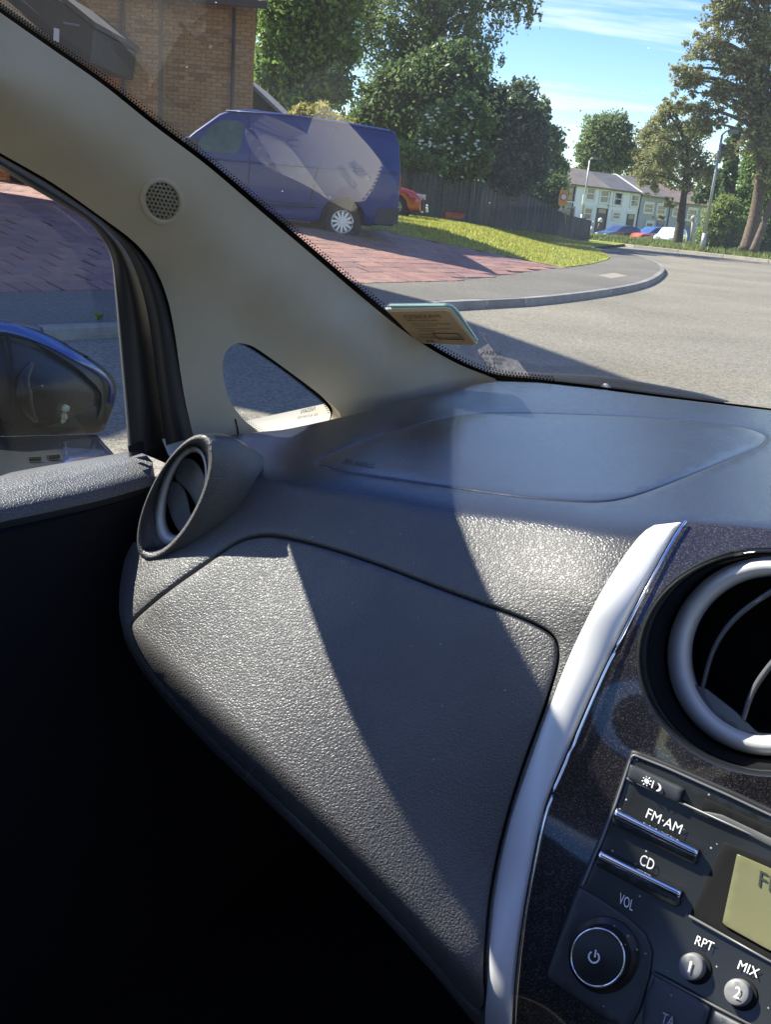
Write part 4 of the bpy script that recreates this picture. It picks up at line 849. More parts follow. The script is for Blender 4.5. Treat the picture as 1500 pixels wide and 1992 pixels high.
def sign():
    Y = 43.2; c = at(1097, 385, Y); g = at(1094, 440, Y); root = thing('road_sign', 'amber backed round road sign on grey posts behind the hedge', 'road sign', tuple(g))
    hw = 8/FPX*Y; hh = 14/FPX*Y
    pl = ell((0, 0), (hw, 0), (0, hh), 24); sq = np.sign(pl)*np.abs(pl/[hw, hh])**.35*[hw, hh]
    MB().prism([c+V(q[0], 0, q[1]) for q in sq], (0, .03, 0)).build('board', SIGNY, root)
    for nm, r, m_, o in (('red_ring', .8, SIGNR, -.012), ('white_face', .6, SIGNW, -.024)): MB().prism([c+V(math.cos(t)*hw*r, o, math.sin(t)*hw*r+.04) for t in np.linspace(0, 6.283, 28, endpoint=False)], (0, .01, 0)).build(nm, m_, root)
    for dx in (-.1, .12): MB().tube([g+V(dx, .04, 0), V(c[0]+dx, c[1]+.05, c[2]+hh)], .035, 8).build('post', GALV, root, True)
sign()
def bollard(label, base, top, Y, r, cap):
    a, b = at(*base, Y), at(*top, Y); root = thing('bollard', label, 'bollard', tuple(a)); MB().tube([a, b], [r, r*.9], 10).build('shaft', cap[0], root, True); MB().tube([b, b+V(0, 0, r*2.2), b+V(0, 0, r*3)], [r*1.7, r*1.6, r*.5], 10).build('head', cap[1], root, True)
bollard('white topped dark marker post at the end of the fence', (1164, 448), (1168, 432), 58, .08, (mat('post_brown', (.10, .075, .06), .7), SIGNW))
bollard('short white bollard between the fence end and the marker post', (1151, 452), (1153, 438), 52, .07, (SIGNW, SIGNW))
bollard('pale timber post standing right of the forked pine trunk', (1346, 470), (1349, 428), 80, .12, (mat('pale_post', (.30, .28, .24), .8), mat('pale_post_cap', (.33, .31, .28), .8)))

# ================================================================== OUR CAR (seen from inside)
car = thing('car', 'car around the camera with black dashboard, beige pillar trim and radio', 'car', tuple(Q(-.09, 0, 0)*[1, 1, 0]))
# --- dashboard body
S_top = Surf([(480, 842, 'z', -.266), (660, 814, 'z', -.254), (760, 790, 'z', -.249), (860, 768, 'z', -.250), (965, 743, 'z', -.252), (1150, 757, 'z', -.252), (1500, 800, 'z', -.252), (1760, 832, 'z', -.255), (2250, 900, 'z', -.258), (2250, 1122, 'z', -.228), (600, 910, 'z', -.257), (860, 950, 'z', -.254), (1050, 985, 'z', -.246), (1330, 1012, 'z', -.232), (1760, 1070, 'z', -.228), (880, 850, 'z', -.249), (1200, 880, 'z', -.243)])
S_face = Surf([(560, 905, 'f', .672), (860, 950, 'f', .712), (1050, 985, 'f', .718), (1330, 1012, 'f', .735), (300, 1150, 'f', .568), (510, 1038, 'f', .62), (700, 1085, 'f', .634), (850, 1135, 'f', .638), (1085, 1240, 'f', .638), (400, 1200, 'f', .56), (600, 1300, 'f', .555), (800, 1350, 'f', .575), (1000, 1400, 'f', .60),
               (500, 1400, 'f', .518), (700, 1600, 'f', .512), (850, 1700, 'f', .53), (960, 1700, 'f', .562), (920, 1900, 'f', .518), (255, 1215, 'f', .553), (240, 1100, 'f', .595), (960, 1990, 'f', .53), (1180, 1110, 'f', .672), (1150, 1180, 'f', .648)])
_diag = [(255, 1262), (640, 1632), (945, 1975)]; _u = []
for q in _diag:
    w0 = float(S_face.w([q])[0]); _u += [(q[0], q[1], w0+.04), (q[0]+70, q[1]-70, w0+.56), (q[0]-70, q[1]+70, w0-.48)]
S_und = Fit(pw=_u)
DASHS = SMin(S_top, S_face, S_und, k=[.055, .22])
LIDS = SMin(S_face, S_und, k=.22)
SILV_L = [(1292, 1017), (1262, 1030), (1232, 1060), (1172, 1150), (1112, 1270), (1072, 1370), (1032, 1480), (992, 1600), (966, 1720), (951, 1850), (945, 1992), (944, 2080)]
SILV_R = [(1328, 1018), (1306, 1050), (1262, 1130), (1200, 1250), (1150, 1355), (1100, 1470), (1060, 1570), (1035, 1680), (1015, 1800), (1003, 1900), (997, 1992), (995, 2080)]
LID = [(255, 1215), (290, 1180), (340, 1140), (400, 1098), (460, 1057), (510, 1043), (560, 1048), (640, 1068), (740, 1101), (860, 1147), (980, 1191), (1040, 1217), (1073, 1240), (1082, 1266), (1078, 1305), (1052, 1390), (1016, 1490), (980, 1610), (955, 1730), (943, 1850), (938, 1960), (905, 1945), (840, 1868), (760, 1780), (640, 1655), (520, 1540), (420, 1445), (340, 1362), (285, 1295), (258, 1245)]
lid_o = cr(LID, 4, True); seam_o = offset2(lid_o, 9)
PANEL = [(622, 898), (650, 882), (760, 842), (880, 811), (1000, 804), (1250, 812), (1400, 825), (1450, 833), (1478, 842), (1489, 852), (1478, 866), (1430, 888), (1290, 944), (1220, 967), (1165, 975), (1100, 973), (1000, 964), (800, 936), (680, 918), (632, 908)]
pan_o = cr(PANEL, 5, True)
BODY = [(455, 846), (560, 836), (660, 814), (760, 790), (860, 768), (920, 751), (965, 743), (1050, 746), (1150, 757), (1300, 776), (1500, 800), (1760, 832), (2250, 900), (2250, 1122), (1760, 1058), (1500, 1028), (1330, 1013), (1300, 1022), (1245, 1063), (1185, 1150), (1125, 1270), (1085, 1370), (1045, 1480), (1005, 1600), (978, 1720), (962, 1850), (956, 1992), (950, 2070), (930, 1998), (840, 1889), (755, 1796), (635, 1672), (515, 1556), (415, 1462), (335, 1379), (276, 1307), (243, 1250), (231, 1190), (233, 1140), (243, 1085), (262, 1050), (290, 1078), (311, 1078), (338, 1052), (364, 1021), (389, 983), (404, 934), (402, 893), (385, 866)]
body_o = resample(np.array(BODY), 300, True)
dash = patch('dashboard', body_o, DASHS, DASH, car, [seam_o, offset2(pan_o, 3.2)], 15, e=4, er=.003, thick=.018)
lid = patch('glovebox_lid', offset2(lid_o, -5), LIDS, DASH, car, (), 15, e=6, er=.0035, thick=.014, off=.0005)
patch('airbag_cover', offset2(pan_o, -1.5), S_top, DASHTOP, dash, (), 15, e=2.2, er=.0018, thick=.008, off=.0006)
# closing skin behind the gaps and under the windscreen edge
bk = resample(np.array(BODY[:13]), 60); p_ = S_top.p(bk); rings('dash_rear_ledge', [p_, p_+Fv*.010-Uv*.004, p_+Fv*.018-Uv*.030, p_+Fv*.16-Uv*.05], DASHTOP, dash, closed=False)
for nm, o_ in (('glovebox_liner', seam_o), ('cover_liner', pan_o)):
    patch(nm, offset2(o_, 4), LIDS if nm[0] == 'g' else S_top, MATTE, dash, (), 40, off=-.022 if nm[0] == 'g' else -.010)
text_on('embossed_lettering', 'SRS AIRBAG', S_top, (664, 902), (724, 912), (8, -8), mat('emboss', (.012, .014, .018), .4), dash, off=.0012)
# --- left vent pod
VP = Pl((345, 968, 'f', .598), (-.10, -.97, .12))
def vring(c, Mj, Nj, off, n=64): return VP.p(ell(c, Mj, Nj, n), off)
cM, cN = (30, -114), (67, -36)
ss = lambda k: ((cM[0]*k, cM[1]*k), (cN[0]*k, cN[1]*k))
pod = [vring((405, 990), (18, -120), (128, -28), -.10), vring((398, 986), (20, -128), (112, -32), -.070), vring((378, 979), (24, -131), (97, -36), -.035), vring((354, 972), (29, -123), (78, -38), -.010), vring((342, 968), *ss(1.04), -.003), vring((341, 968), *ss(1.0), .0008), vring((340, 967.5), *ss(.95), .0008), vring((339.5, 967), *ss(.90), -.003), vring((345, 965), (20, -99), (55, -27), -.012), vring((352, 963), (12, -94), (51, -23), -.017)]
vent = rings('vent_pod', pod, DASH, car)
sring = [vring((352, 963), (12, -94), (51, -23), -.018), vring((353.5, 962.5), (12, -90), (47.5, -21), -.013), vring((356, 961.5), (11, -85), (42, -20), -.013), vring((359, 960.5), (10, -80), (38, -18), -.018), vring((361, 960), (10, -78), (36.5, -18), -.032)]
rings('vent_ring', sring, SATIN2, vent)
rings('vent_cavity', [vring((361, 960), (10, -79), (38, -18), -.031), vring((372, 955), (9, -70), (32, -16), -.10), vring((374, 955), (3, -20), (9, -5), -.105)], MATTE, vent, cap=True)
for pts in ([(343, 930), (346, 912), (354, 897), (367, 893), (381, 901), (393, 920), (401, 945), (403, 970), (399, 990), (391, 1002), (384, 985), (372, 962), (358, 944)], [(325, 947), (334, 939), (345, 940), (356, 952), (364, 975), (370, 1002), (379, 1024), (378, 1038), (368, 1043), (352, 1034), (338, 1012), (328, 982)]):
    patch('vent_flap', cr(pts, 3, True), VP, FLAP, vent, (), 12, e=2.5, er=.003, thick=.006, off=-.022)
MB().box(VP.p([(366, 965)], -.05)[0], Rv*.006, Fv*.01, Uv*.02).build('vent_pivot', BTN, vent)

# --- pillar trim
S_ws = Screen()
DOOR_E = [(-320, 110), (-160, 202), (-60, 262), (0, 298), (100, 355), (200, 425), (262, 472), (300, 520), (325, 580), (340, 650), (350, 720), (360, 780), (376, 850)]
PE = [(-320, -205), (-160, -90), (-60, -18)]+PILLAR_E
S_pil = Surf([(x, y, 't', float(1/S_ws.w([(x, y)])[0])-.012) for x, y in PE[:-1:2]+[(870, 698), (965, 738)]]+[ (-320, 110, 'r', -.672), (-160, 202, 'r', -.68), (-60, 262, 'r', -.688), (0, 298, 'r', -.690), (100, 355, 'r', -.695), (200, 425, 'r', -.70), (300, 520, 'r', -.706), (345, 700, 'r', -.712), (376, 850, 'r', -.716),
              (0, 160, 'r', -.632), (150, 265, 'r', -.645), (300, 375, 'r', -.655), (420, 470, 'r', -.658), (530, 545, 'r', -.656), (660, 640, 'r', -.655), (760, 720, 'r', -.658), (430, 650, 'r', -.692), (470, 652, 'r', -.694), (540, 700, 'r', -.69), (620, 760, 'r', -.688), (670, 805, 'r', -.688), (430, 760, 'r', -.702), (460, 830, 'r', -.706), (560, 860, 'r', -.70), (400, 600, 'r', -.688), (850, 770, 'r', -.665), (960, 770, 'r', -.66)])
QW = [(433, 712), (436, 692), (446, 676), (462, 668), (480, 670), (502, 680), (560, 721), (620, 766), (652, 794), (663, 812), (655, 835), (600, 862), (545, 866), (500, 838), (468, 810), (446, 777), (436, 742)]
qw_o = cr(QW, 4, True); spk_o = ell((315, 391), (0, -43), (39, 6), 40)
pil_out = np.vstack([resample(cr(PE, 5), 70), resample(np.array([(975, 760), (940, 800), (700, 870), (500, 895), (385, 885)]), 24), resample(cr(DOOR_E, 5), 50)[::-1]])
pil = patch('pillar_trim', pil_out, S_pil, BEIGE, car, [qw_o, spk_o], 16, e=0, thick=.015)
# the line between trim and lower garnish, left of the quarter glass
MB().tube(S_pil.p(np.array([(457, 815), (461, 832), (464, 850)]), .0005), .0008, 5).build('trim_gap', MATTE, pil)
# speaker grille with drilled holes
hl = []
for q in range(-5, 6):
    for r_ in range(-5, 6):
        x, y = (q+.5*r_)*8.9, r_*8.0
        if x*x+y*y < 33.5**2: hl.append((315+x*.91, 391+y+x*.13))
patch('speaker_ring', ell((315, 391), (0, -45), (41, 6), 48), S_pil, BEIGE, pil, [ell((315, 391), (0, -38.5), (34.5, 5), 48)], 6, e=1.5, er=.0012, thick=.004, off=.0012)
patch('speaker_grille', ell((315, 391), (0, -39), (35, 5), 48), S_pil, GRILLE, pil, [ell(h, (0, -3.0), (2.8, .3), 8) for h in hl], 6, thick=.0, hthick=.004, off=-.0004)
patch('speaker_back', ell((315, 391), (0, -42), (38, 5), 32), S_pil, MATTE, pil, (), 12, off=-.006)
# beige foot of the pillar trim behind the dash lip, with the side demister slot
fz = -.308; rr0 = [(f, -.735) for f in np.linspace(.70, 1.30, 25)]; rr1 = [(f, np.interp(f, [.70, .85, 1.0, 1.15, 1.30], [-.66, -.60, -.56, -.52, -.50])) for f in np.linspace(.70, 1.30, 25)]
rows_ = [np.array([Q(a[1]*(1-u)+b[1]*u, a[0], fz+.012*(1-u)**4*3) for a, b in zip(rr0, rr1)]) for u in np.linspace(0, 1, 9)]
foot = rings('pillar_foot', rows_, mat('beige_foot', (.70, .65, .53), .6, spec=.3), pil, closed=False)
sl_ = cr([(-.699, .855), (-.693, .89), (-.685, .925), (-.676, .955), (-.664, .985)], 6); tn_ = unit(np.gradient(sl_, axis=0)); nn2 = np.stack([tn_[:, 1], -tn_[:, 0]], -1); hw_ = .0065*np.sin(np.linspace(.25, math.pi-.25, len(sl_)))[:, None]**.4
rings('demister_slot', [np.array([Q(q[0], q[1], fz+.0022) for q in sl_+nn2*hw_*k]) for k in (-1, 0, 1)], MATTE, pil, closed=False)
for k in range(3, len(sl_)-2, 3): MB().box(Q(sl_[k][0], sl_[k][1], fz+.004), (nn2[k][0]*Rv+nn2[k][1]*Fv)*.0065, (tn_[k][0]*Rv+tn_[k][1]*Fv)*.0012, Uv*.0012).build('demister_slat', WHITEP, pil)
# --- quarter glass
qg = patch('quarter_glass', offset2(qw_o, 4), S_pil, SIDEG, car, (), 30, off=-.016)
def frit_dots(name, path, d0, rows, pitch, r, surf, off, parent, side):
    v = []; f = []; P = np.array(path); L = np.r_[0, np.cumsum(np.linalg.norm(np.diff(P, axis=0), axis=1))]; t = unit(np.gradient(P, axis=0)); nn = np.stack([t[:, 1], -t[:, 0]], -1)*side
    for k in range(rows):
        for s in np.arange((k % 2)*pitch*.5, L[-1], pitch):
            c = np.array([np.interp(s, L, P[:, i]) for i in (0, 1)]); n = np.array([np.interp(s, L, nn[:, i]) for i in (0, 1)]); c = c+n*(d0+k*pitch*.8); rr = r*(1-.18*k)
            q = surf.p(ell(c, (0, -rr), (rr, 0), 6), off); b = len(v); v.extend(q); f.append(tuple(range(b, b+6)))
    o = obj(name, v, f, FRIT, parent, False, 'stuff'); return o
up_path = resample(cr(QW[1:10], 5), 60); lo_path = resample(cr(QW[12:]+QW[:1], 5), 50)
frit_dots('frit_dots', up_path, 3, 2, 4.6, 1.7, S_pil, -.0155, qg, -1); frit_dots('frit_dots', lo_path, 1, 4, 4.6, 1.8, S_pil, -.0155, qg, -1)
upo = offset2(qw_o, 1.0)
ub = resample(cr(QW[3:11], 5), 50); rings('quarter_frit', [S_pil.p(ub, -.0150), S_pil.p(ub+[-3.5, 4.5], -.0150)], FRIT, qg, closed=False)
INK = mat('glass_ink', (.02, .02, .022), .5)
text_on('maker_mark', 'NISSAN', S_pil, (604, 813), (630, 808), (0, -8), INK, qg, -.0150, True, True)
text_on('maker_mark', 'AGC AUTOMOTIVE', S_pil, (598, 823), (636, 817), (0, -5), INK, qg, -.0150, True)
# --- windscreen
ws_out = np.vstack([resample(cr(PE, 5), 60), resample(np.array([(1050, 752), (1150, 764), (1300, 783), (1500, 806), (1760, 838), (2300, 915)]), 24), np.array([(2500, 600), (2500, -150), (900, -150)])])
ws = patch('windscreen', offset2(ws_out, 6), S_ws, WSG, car, (), 60, smooth=True)
pe = resample(cr(PE[:-1]+[(965, 735), (1050, 744), (1150, 755), (1300, 774), (1500, 797), (1700, 822)], 5), 150)
tt_ = unit(np.gradient(pe, axis=0)); nn_ = np.stack([tt_[:, 1], -tt_[:, 0]], -1); wd_ = np.interp(np.arange(150), [0, 70, 85, 100, 149], [11, 13, 12, 9, 3])[:, None]
rings('windscreen_frit', [S_ws.p(pe-nn_*3, .0015), S_ws.p(pe+nn_*wd_, .0015)], FRIT, ws, closed=False)
frit_dots('frit_dots', (pe+nn_*wd_)[3:110], 1.5, 2, 6.5, 2.0, S_ws, .0012, ws, 1)
# dotted border mark + maker text low on the screen
text_on('maker_mark', 'NISSAN', S_ws, (936, 690), (974, 690), (0, -8), INK, ws, .001, True, True)
text_on('maker_mark', 'LAMINATED SAFETY', S_ws, (934, 699), (985, 701), (0, -4), INK, ws, .001, True)
text_on('maker_mark', '43R 001', S_ws, (938, 706), (978, 708), (0, -4), INK, ws, .001, True)
text_on('maker_mark', 'J2', S_ws, (950, 715), (966, 714), (0, -8), INK, ws, .001, True, True)
# --- wiper and cowl outside the glass
S_out = Surf([(900, 730, 'f', 1.33), (1100, 752, 'f', 1.42), (1500, 803, 'f', 1.60), (1000, 700, 'f', 1.36), (1400, 740, 'f', 1.56)])
wt = [(940, 722), (1030, 726), (1130, 731), (1180, 735), (1240, 744), (1300, 755), (1360, 767), (1412, 781)]; wb = [(945, 742), (1035, 749), (1130, 759), (1180, 765), (1240, 772), (1300, 778), (1360, 782), (1414, 785)]
a_, b_ = S_out.p(resample(cr(wt, 4), 40)), S_out.p(resample(cr(wb, 4), 40)); mid = (a_+b_)/2
wiper = rings('wiper', [b_, a_*.7+b_*.3-Fv*.018, a_, a_+Fv*.012, b_+Fv*.015], RUBBER, car, closed=False)
MB().tube(S_out.p([(1186, 751)])[0]+np.array([[0, 0, 0], [0, 0, .0]])-np.array([Fv*.02, Fv*.004]), .006, 12).build('wiper_pivot', mat('pivot_grey', (.20, .21, .22), .4), wiper, True)
rings('wiper_rib', [S_out.p(resample(np.array([(1262, 764), (1345, 775)]), 10), .004), S_out.p(resample(np.array([(1262, 759), (1345, 772)]), 10), .006)], mat('wiper_tan', (.28, .23, .18), .6), wiper, closed=False)
# --- sticker on the glass
st = thing('inspection_sticker', 'tan paper inspection sticker stuck inside the lower left windscreen', 'sticker', tuple(S_ws.p([(840, 630)])[0]))
PAPER = mat('tan_paper', (.68, .44, .22), .8, var=.10, vscale=20); TEAL = mat('sticker_edge', (.42, .60, .52), .5); CREAM = mat('sticker_white', (.80, .78, .68), .6)
SQ = np.array([(752, 600), (876, 597), (930, 668), (815, 662)], float)
patch('backing', resample(np.array([(757, 592), (878, 591), (892, 604), (932, 664), (815, 658)]), 40, True), S_ws, TEAL, st, (), 20, thick=.0004, off=.002)
patch('border', resample(np.array([(750, 597), (875, 594), (882, 601), (932, 669), (815, 663)]), 40, True), S_ws, CREAM, st, (), 20, thick=.0004, off=.003)
patch('paper', resample(np.array([(755, 601), (873, 598), (927, 666), (816, 661)]), 40, True), S_ws, PAPER, st, (), 20, thick=.0004, off=.004)
INK2 = mat('print_brown', (.05, .032, .02), .7); INK3 = mat('print_faint', (.17, .11, .06), .7)
def sp(u, v): q = np.array([(755, 601), (873, 598), (927, 666), (816, 661)], float); return (q[0]*(1-u)+q[1]*u)*(1-v)+(q[3]*(1-u)+q[2]*u)*v
def stx(s, u0, u1, v, h, m_, mir=False, b=False): text_on('print', s, S_ws, sp(u0, v), sp(u1, v), sp(u0, v-h)-sp(u0, v), m_, st, .0052, mir, b)
stx('PASSED', .20, .80, .18, .10, INK3, True, True); stx('Before you drive away...', .20, .74, .27, .06, INK2, False, True)
stx('Activate your free breakdown cover*', .21, .88, .37, .045, INK2); stx('visit theaa.com/cars', .23, .60, .435, .045, INK2, False, True)
stx('Ask your dealer for a copy of the', .22, .80, .52, .045, INK2); stx('inspection report', .22, .50, .59, .045, INK2)
stx('Date of inspection', .17, .42, .70, .04, INK2); stx('Vehicle Inspection', .14, .84, .81, .085, INK3, True, True); stx('AA', .17, .33, .95, .10, INK2, False, True)
for a, b in (((.43, .64), (.86, .64)), ((.86, .64), (.88, .82)), ((.88, .82), (.44, .82)), ((.43, .64), (.44, .82))): MB().tube(S_ws.p([sp(*a), sp(*b)], .0052), .0005, 4).build('print_box', INK2, st)

# --- side window seal, frame and glass
N_ = 90; D0 = resample(cr(DOOR_E, 5), N_); W0 = resample(cr([(-320, 140), (-160, 232), (-60, 292)]+WIN_E, 5), N_)
def band(name, t0, t1, r0, r1, bul, m_, n=9):
    rs = []
    for k in range(n):
        a = k/(n-1); t = t0+(t1-t0)*a; px = D0*(1-t)+W0*t; r = r0+(r1-r0)*a+bul*math.sin(math.pi*a)
        rs.append(np.array([CAM+S*ray(*q)*tdepth(q[0], q[1], 'r', r) for q in px]))
    if name == 'door_seal': rs = [S_pil.p(D0*1.03-W0*.03, -.004)]+rs
    return rings(name, rs, m_, car, closed=False)
ex_ = np.interp(np.arange(N_), [0, 56, 68, N_-1], [75, 75, 25, 20])[:, None]; cA, cB = D0+unit(D0-W0)*ex_, D0*.07+W0*.93
rings('sun_leak_band', [np.array([CAM+S*ray(*q)*tdepth(q[0], q[1], 'r', -.768) for q in cA*(1-u)+cB*u]) for u in np.linspace(0, 1, 5)], BLACK, car, closed=False)  # hidden band added behind trim and seal to block leaking sun
band('door_seal', -.06, .42, -.722, -.730, .020, RUBBER); band('window_frame', .36, .93, -.745, -.752, .006, BLACK); band('glass_run', .90, 1.0, -.756, -.760, .003, mat('run_strip', (.09, .085, .08), .6))
sg_o = resample(np.vstack([W0+[14, -8], np.array([(250, 960), (-60, 1000)])]), 90, True)
patch('side_glass', sg_o, Pl((100, 700, 'r', -.757), (1, 0, 0)), SIDEG, car, (), 60)
# --- door: sill cap and panel
dl = np.array([(-60, 937), (0, 925), (90, 908), (180, 893), (245, 881), (268, 878)]); di = np.array([(-60, 1006), (0, 992), (90, 974), (180, 955), (250, 937), (292, 925)]); dm = np.array([(-60, 968), (0, 955), (90, 939), (180, 922), (255, 905), (296, 898)])
def zrow(P, z): return np.array([CAM+S*ray(*q)*tdepth(q[0], q[1], 'z', z) for q in resample(cr(P, 5), 40)])
r1, r2, r3 = zrow(dl, -.305), zrow(dm, -.298), zrow(di, -.303)
door = rings('door', [r1-Uv*.06, r1-Uv*.008, r1+Uv*.001, r2*.5+r1*.5+Uv*.003, r2, r2*.4+r3*.6+Uv*.001, r3, r3-Uv*.010+Rv*.002], DOORG, car, closed=False)
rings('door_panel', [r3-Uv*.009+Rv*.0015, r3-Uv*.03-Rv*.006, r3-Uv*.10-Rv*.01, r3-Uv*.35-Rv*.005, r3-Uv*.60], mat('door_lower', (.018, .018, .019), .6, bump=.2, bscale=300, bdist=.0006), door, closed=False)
e_ = r3[-1]; rings('door_end', [np.array([p[-1] for p in (r1, r2, r3)]), np.array([p[-1]+Fv*.02-Uv*.1 for p in (r1, r2, r3)])], DOORG, door, closed=False)
# --- door mirror outside
S_mir = Surf([(0, 640, 'r', -1.02), (100, 660, 'r', -1.03), (213, 745, 'r', -1.02), (150, 845, 'r', -1.0), (20, 850, 'r', -.985), (90, 750, 'r', -.965), (-100, 700, 'r', -1.0), (-100, 860, 'r', -.98), (150, 750, 'r', -.985), (30, 750, 'r', -.97)])
MO = [(-120, 622), (-50, 617), (0, 622), (40, 632), (90, 655), (140, 685), (180, 712), (205, 735), (214, 757), (212, 785), (203, 815), (190, 843), (120, 846), (20, 848), (-120, 850)]
MI = [(-120, 655), (-40, 650), (14, 650), (60, 662), (110, 690), (155, 720), (185, 748), (197, 765), (197, 790), (188, 818), (182, 836), (110, 835), (24, 832), (-120, 835)]
MBLUE = mat('mirror_blue', (.015, .05, .26), .2, coat=1.0); MBLK = mat('mirror_housing', (.009, .011, .010), .42, spec=.3, var=.2, vscale=30, bump=.25, bscale=120, bdist=.0015)
mo = resample(np.array(MO, float), 120, True); mi_ = resample(np.array(MI, float), 120, True); po = S_mir.p(mo); pm = S_mir.p(mi_)
mir = rings('door_mirror', [po, po+Fv*.012-(po-po.mean(0))*.03, po+Fv*.03-(po-po.mean(0))*.15, po+Fv*.05-(po-po.mean(0))*.45, po+Fv*.055-(po-po.mean(0))*.9], MBLK, car)
patch('mirror_face', mo, S_mir, MBLK, mir, [mi_], 22, e=0, thick=.0, hthick=.006)
patch('mirror_inner', offset2(mi_, -1.2), S_mir, MBLK, mir, (), 20, e=6, er=.006, off=-.004)
band_ = resample(cr(MO[1:10], 6), 60); tn = unit(np.gradient(band_, axis=0)); bn = np.stack([-tn[:, 1], tn[:, 0]], -1); bw_ = np.interp(np.arange(60), [0, 15, 45, 59], [26, 22, 9, 3])[:, None]
rings('mirror_cap', [S_mir.p(band_-bn*1.0, -.004), S_mir.p(band_+bn*bw_*.4, .006), S_mir.p(band_+bn*bw_, .001)], MBLUE, mir, closed=False)
hc = S_mir.p(cr([(62, 705), (46, 735), (44, 765), (56, 800), (72, 822)], 6), -.002); MB().tube(hc, list(np.interp(np.arange(len(hc)), [0, 12, len(hc)-1], [.003, .011, .002])), 8).build('mirror_rib', MBLK, mir, True)
MB().tube(S_mir.p(cr([(10, 650), (20, 700), (24, 760), (22, 830)], 6), .002), .0022, 6).build('mirror_split', MATTE, mir, True)
bd = [(124, 786), (118, 800), (119, 810), (114, 820)]; MB().tube(S_mir.p(cr(bd, 4), .004), [.0035, .004, .005, .004, .003, .003, .004, .004, .0035, .003, .003, .002, .001], 6).build('bird_dropping', mat('dropping', (.35, .42, .33), .8), mir, True)
ARM = Surf([(20, 845, 'r', -.98), (190, 845, 'r', -.985), (215, 890, 'r', -.86), (30, 918, 'r', -.82), (-100, 860, 'r', -.96), (-100, 930, 'r', -.82), (120, 880, 'r', -.875)])
patch('mirror_arm', resample(np.array([(-100, 852), (24, 850), (188, 846), (196, 858), (226, 890), (214, 900), (40, 925), (-10, 940), (-100, 945)]), 70, True), ARM, MBLK, mir, (), 22, e=4, er=.004, thick=.05)
patch('mirror_sail', resample(np.array([(122, 862), (186, 854), (216, 889), (206, 893), (122, 905)]), 40, True), ARM, mat('sail_blue', (.012, .02, .05), .25, coat=1), mir, (), 20, e=2, er=.002, off=.003)
for q0, q1 in (((55, 899), (78, 898)), ((92, 895), (113, 893))): MB().tube(ARM.p([q0, q1], .003), .0025, 6).build('drain_slot', MATTE, mir)

# --- silver trim and centre stack
zr = lambda px, py, f: float(ray(px, py)[2]*tdepth(px, py, 'f', f))
S_st = Surf([(1330, 1018, 'f', .732), (1500, 1032, 'f', .74), (1760, 1064, 'f', .745), (1262, 1130, 'f', .678), (1200, 1250, 'f', .645), (1230, 1465, 'f', .62), (1060, 1570, 'f', .582), (1160, 1860, 'f', .557), (1000, 1950, 'f', .528), (1500, 1580, 'z', zr(1230, 1465, .62)), (1500, 2100, 'z', zr(1160, 1860, .557)), (1500, 1366, 'z', zr(1200, 1250, .645)), (1760, 1700, 'z', zr(1230, 1465, .62)), (1068, 1895, 'f', .542), (990, 2080, 'f', .52), (1760, 1470, 'z', zr(1200, 1250, .645))], 1e-6)
nS = 60; sl = resample(cr(SILV_L, 5), nS); sr2 = resample(cr(SILV_R, 5), nS); pl_ = DASHS.p(sl, .001); pr_ = S_st.p(sr2, .001); rs = []
pl_[0] = pl_[0]*.2+pr_[0]*.8
for k in range(11):
    a = k/10; p = pl_*(1-a)+pr_*a; rs.append(p+unit(CAM-p)*(.005*math.sin(math.pi*a)**.5-.001))
rs = [rs[0]-unit(CAM-rs[0])*.012]+rs+[rs[-1]-unit(CAM-rs[-1])*.010]
stack = rings('silver_trim', rs, SATIN, car, closed=False)
MB().tube(S_st.p(resample(cr([(x+7, y+2) for x, y in SILV_R], 4), 60), .0035), .0011, 6).build('trim_bead', CHROME, stack, True)
SK = [(1324, 1016), (1500, 1030), (1760, 1062), (1760, 2080), (995, 2080)]
sk_o = np.vstack([resample(np.array(SK), 60), resample(cr(SILV_R, 4), 60)[::-1][1:-1]])
bez = ell((1497, 1288), (20, -222), (258, 25), 72)
fas = patch('centre_fascia', sk_o, S_st, FLAKE, car, [bez], 22, e=0, thick=.01, hthick=.0)
RV = Pl((1500, 1277, 'f', .68), (-.12, -.93, .30))
def rr_(c, Mj, Nj, off): return RV.p(ell(c, Mj, Nj, 72), off)
bzr = [S_st.p(bez, 0), S_st.p(offset2(bez, -6), -.003)]+[rr_((1499, 1284), (20, -212), (238, 23), -.014), rr_((1500, 1278), (20, -196), (206, 21), -.026)]
cv = rings('centre_vent', bzr, mat('vent_bezel', (.012, .013, .014), .25, coat=.6), car)
rings('vent_ring', [rr_((1500, 1277), (20, -192), (200, 20), -.026), rr_((1500, 1277), (19.5, -185), (192, 20), -.017), rr_((1501, 1276), (19, -172), (178, 19), -.014), rr_((1503, 1275), (18, -158), (162, 18), -.020), rr_((1504, 1274), (18, -152), (156, 17), -.034)], SATIN2, cv)
rings('vent_cavity', [rr_((1504, 1274), (18, -153), (157, 17), -.033), rr_((1515, 1265), (16, -135), (140, 15), -.11), rr_((1520, 1262), (5, -30), (30, 5), -.115)], MATTE, cv, cap=True)
def vane(pts, wpx, off, m_=FLAP):
    c = cr(np.array(pts, float), 8); t = unit(np.gradient(c, axis=0)); n = np.stack([t[:, 1], -t[:, 0]], -1); w_ = np.interp(np.linspace(0, 1, len(c)), [0, .5, 1], [wpx, wpx, wpx*.75])[:, None]
    return rings('vent_vane', [RV.p(c-n*w_*.5, off-.03), RV.p(c-n*w_*.5, off), RV.p(c, off+.003), RV.p(c+n*w_*.5, off), RV.p(c+n*w_*.5, off-.03)], m_, cv, closed=False)
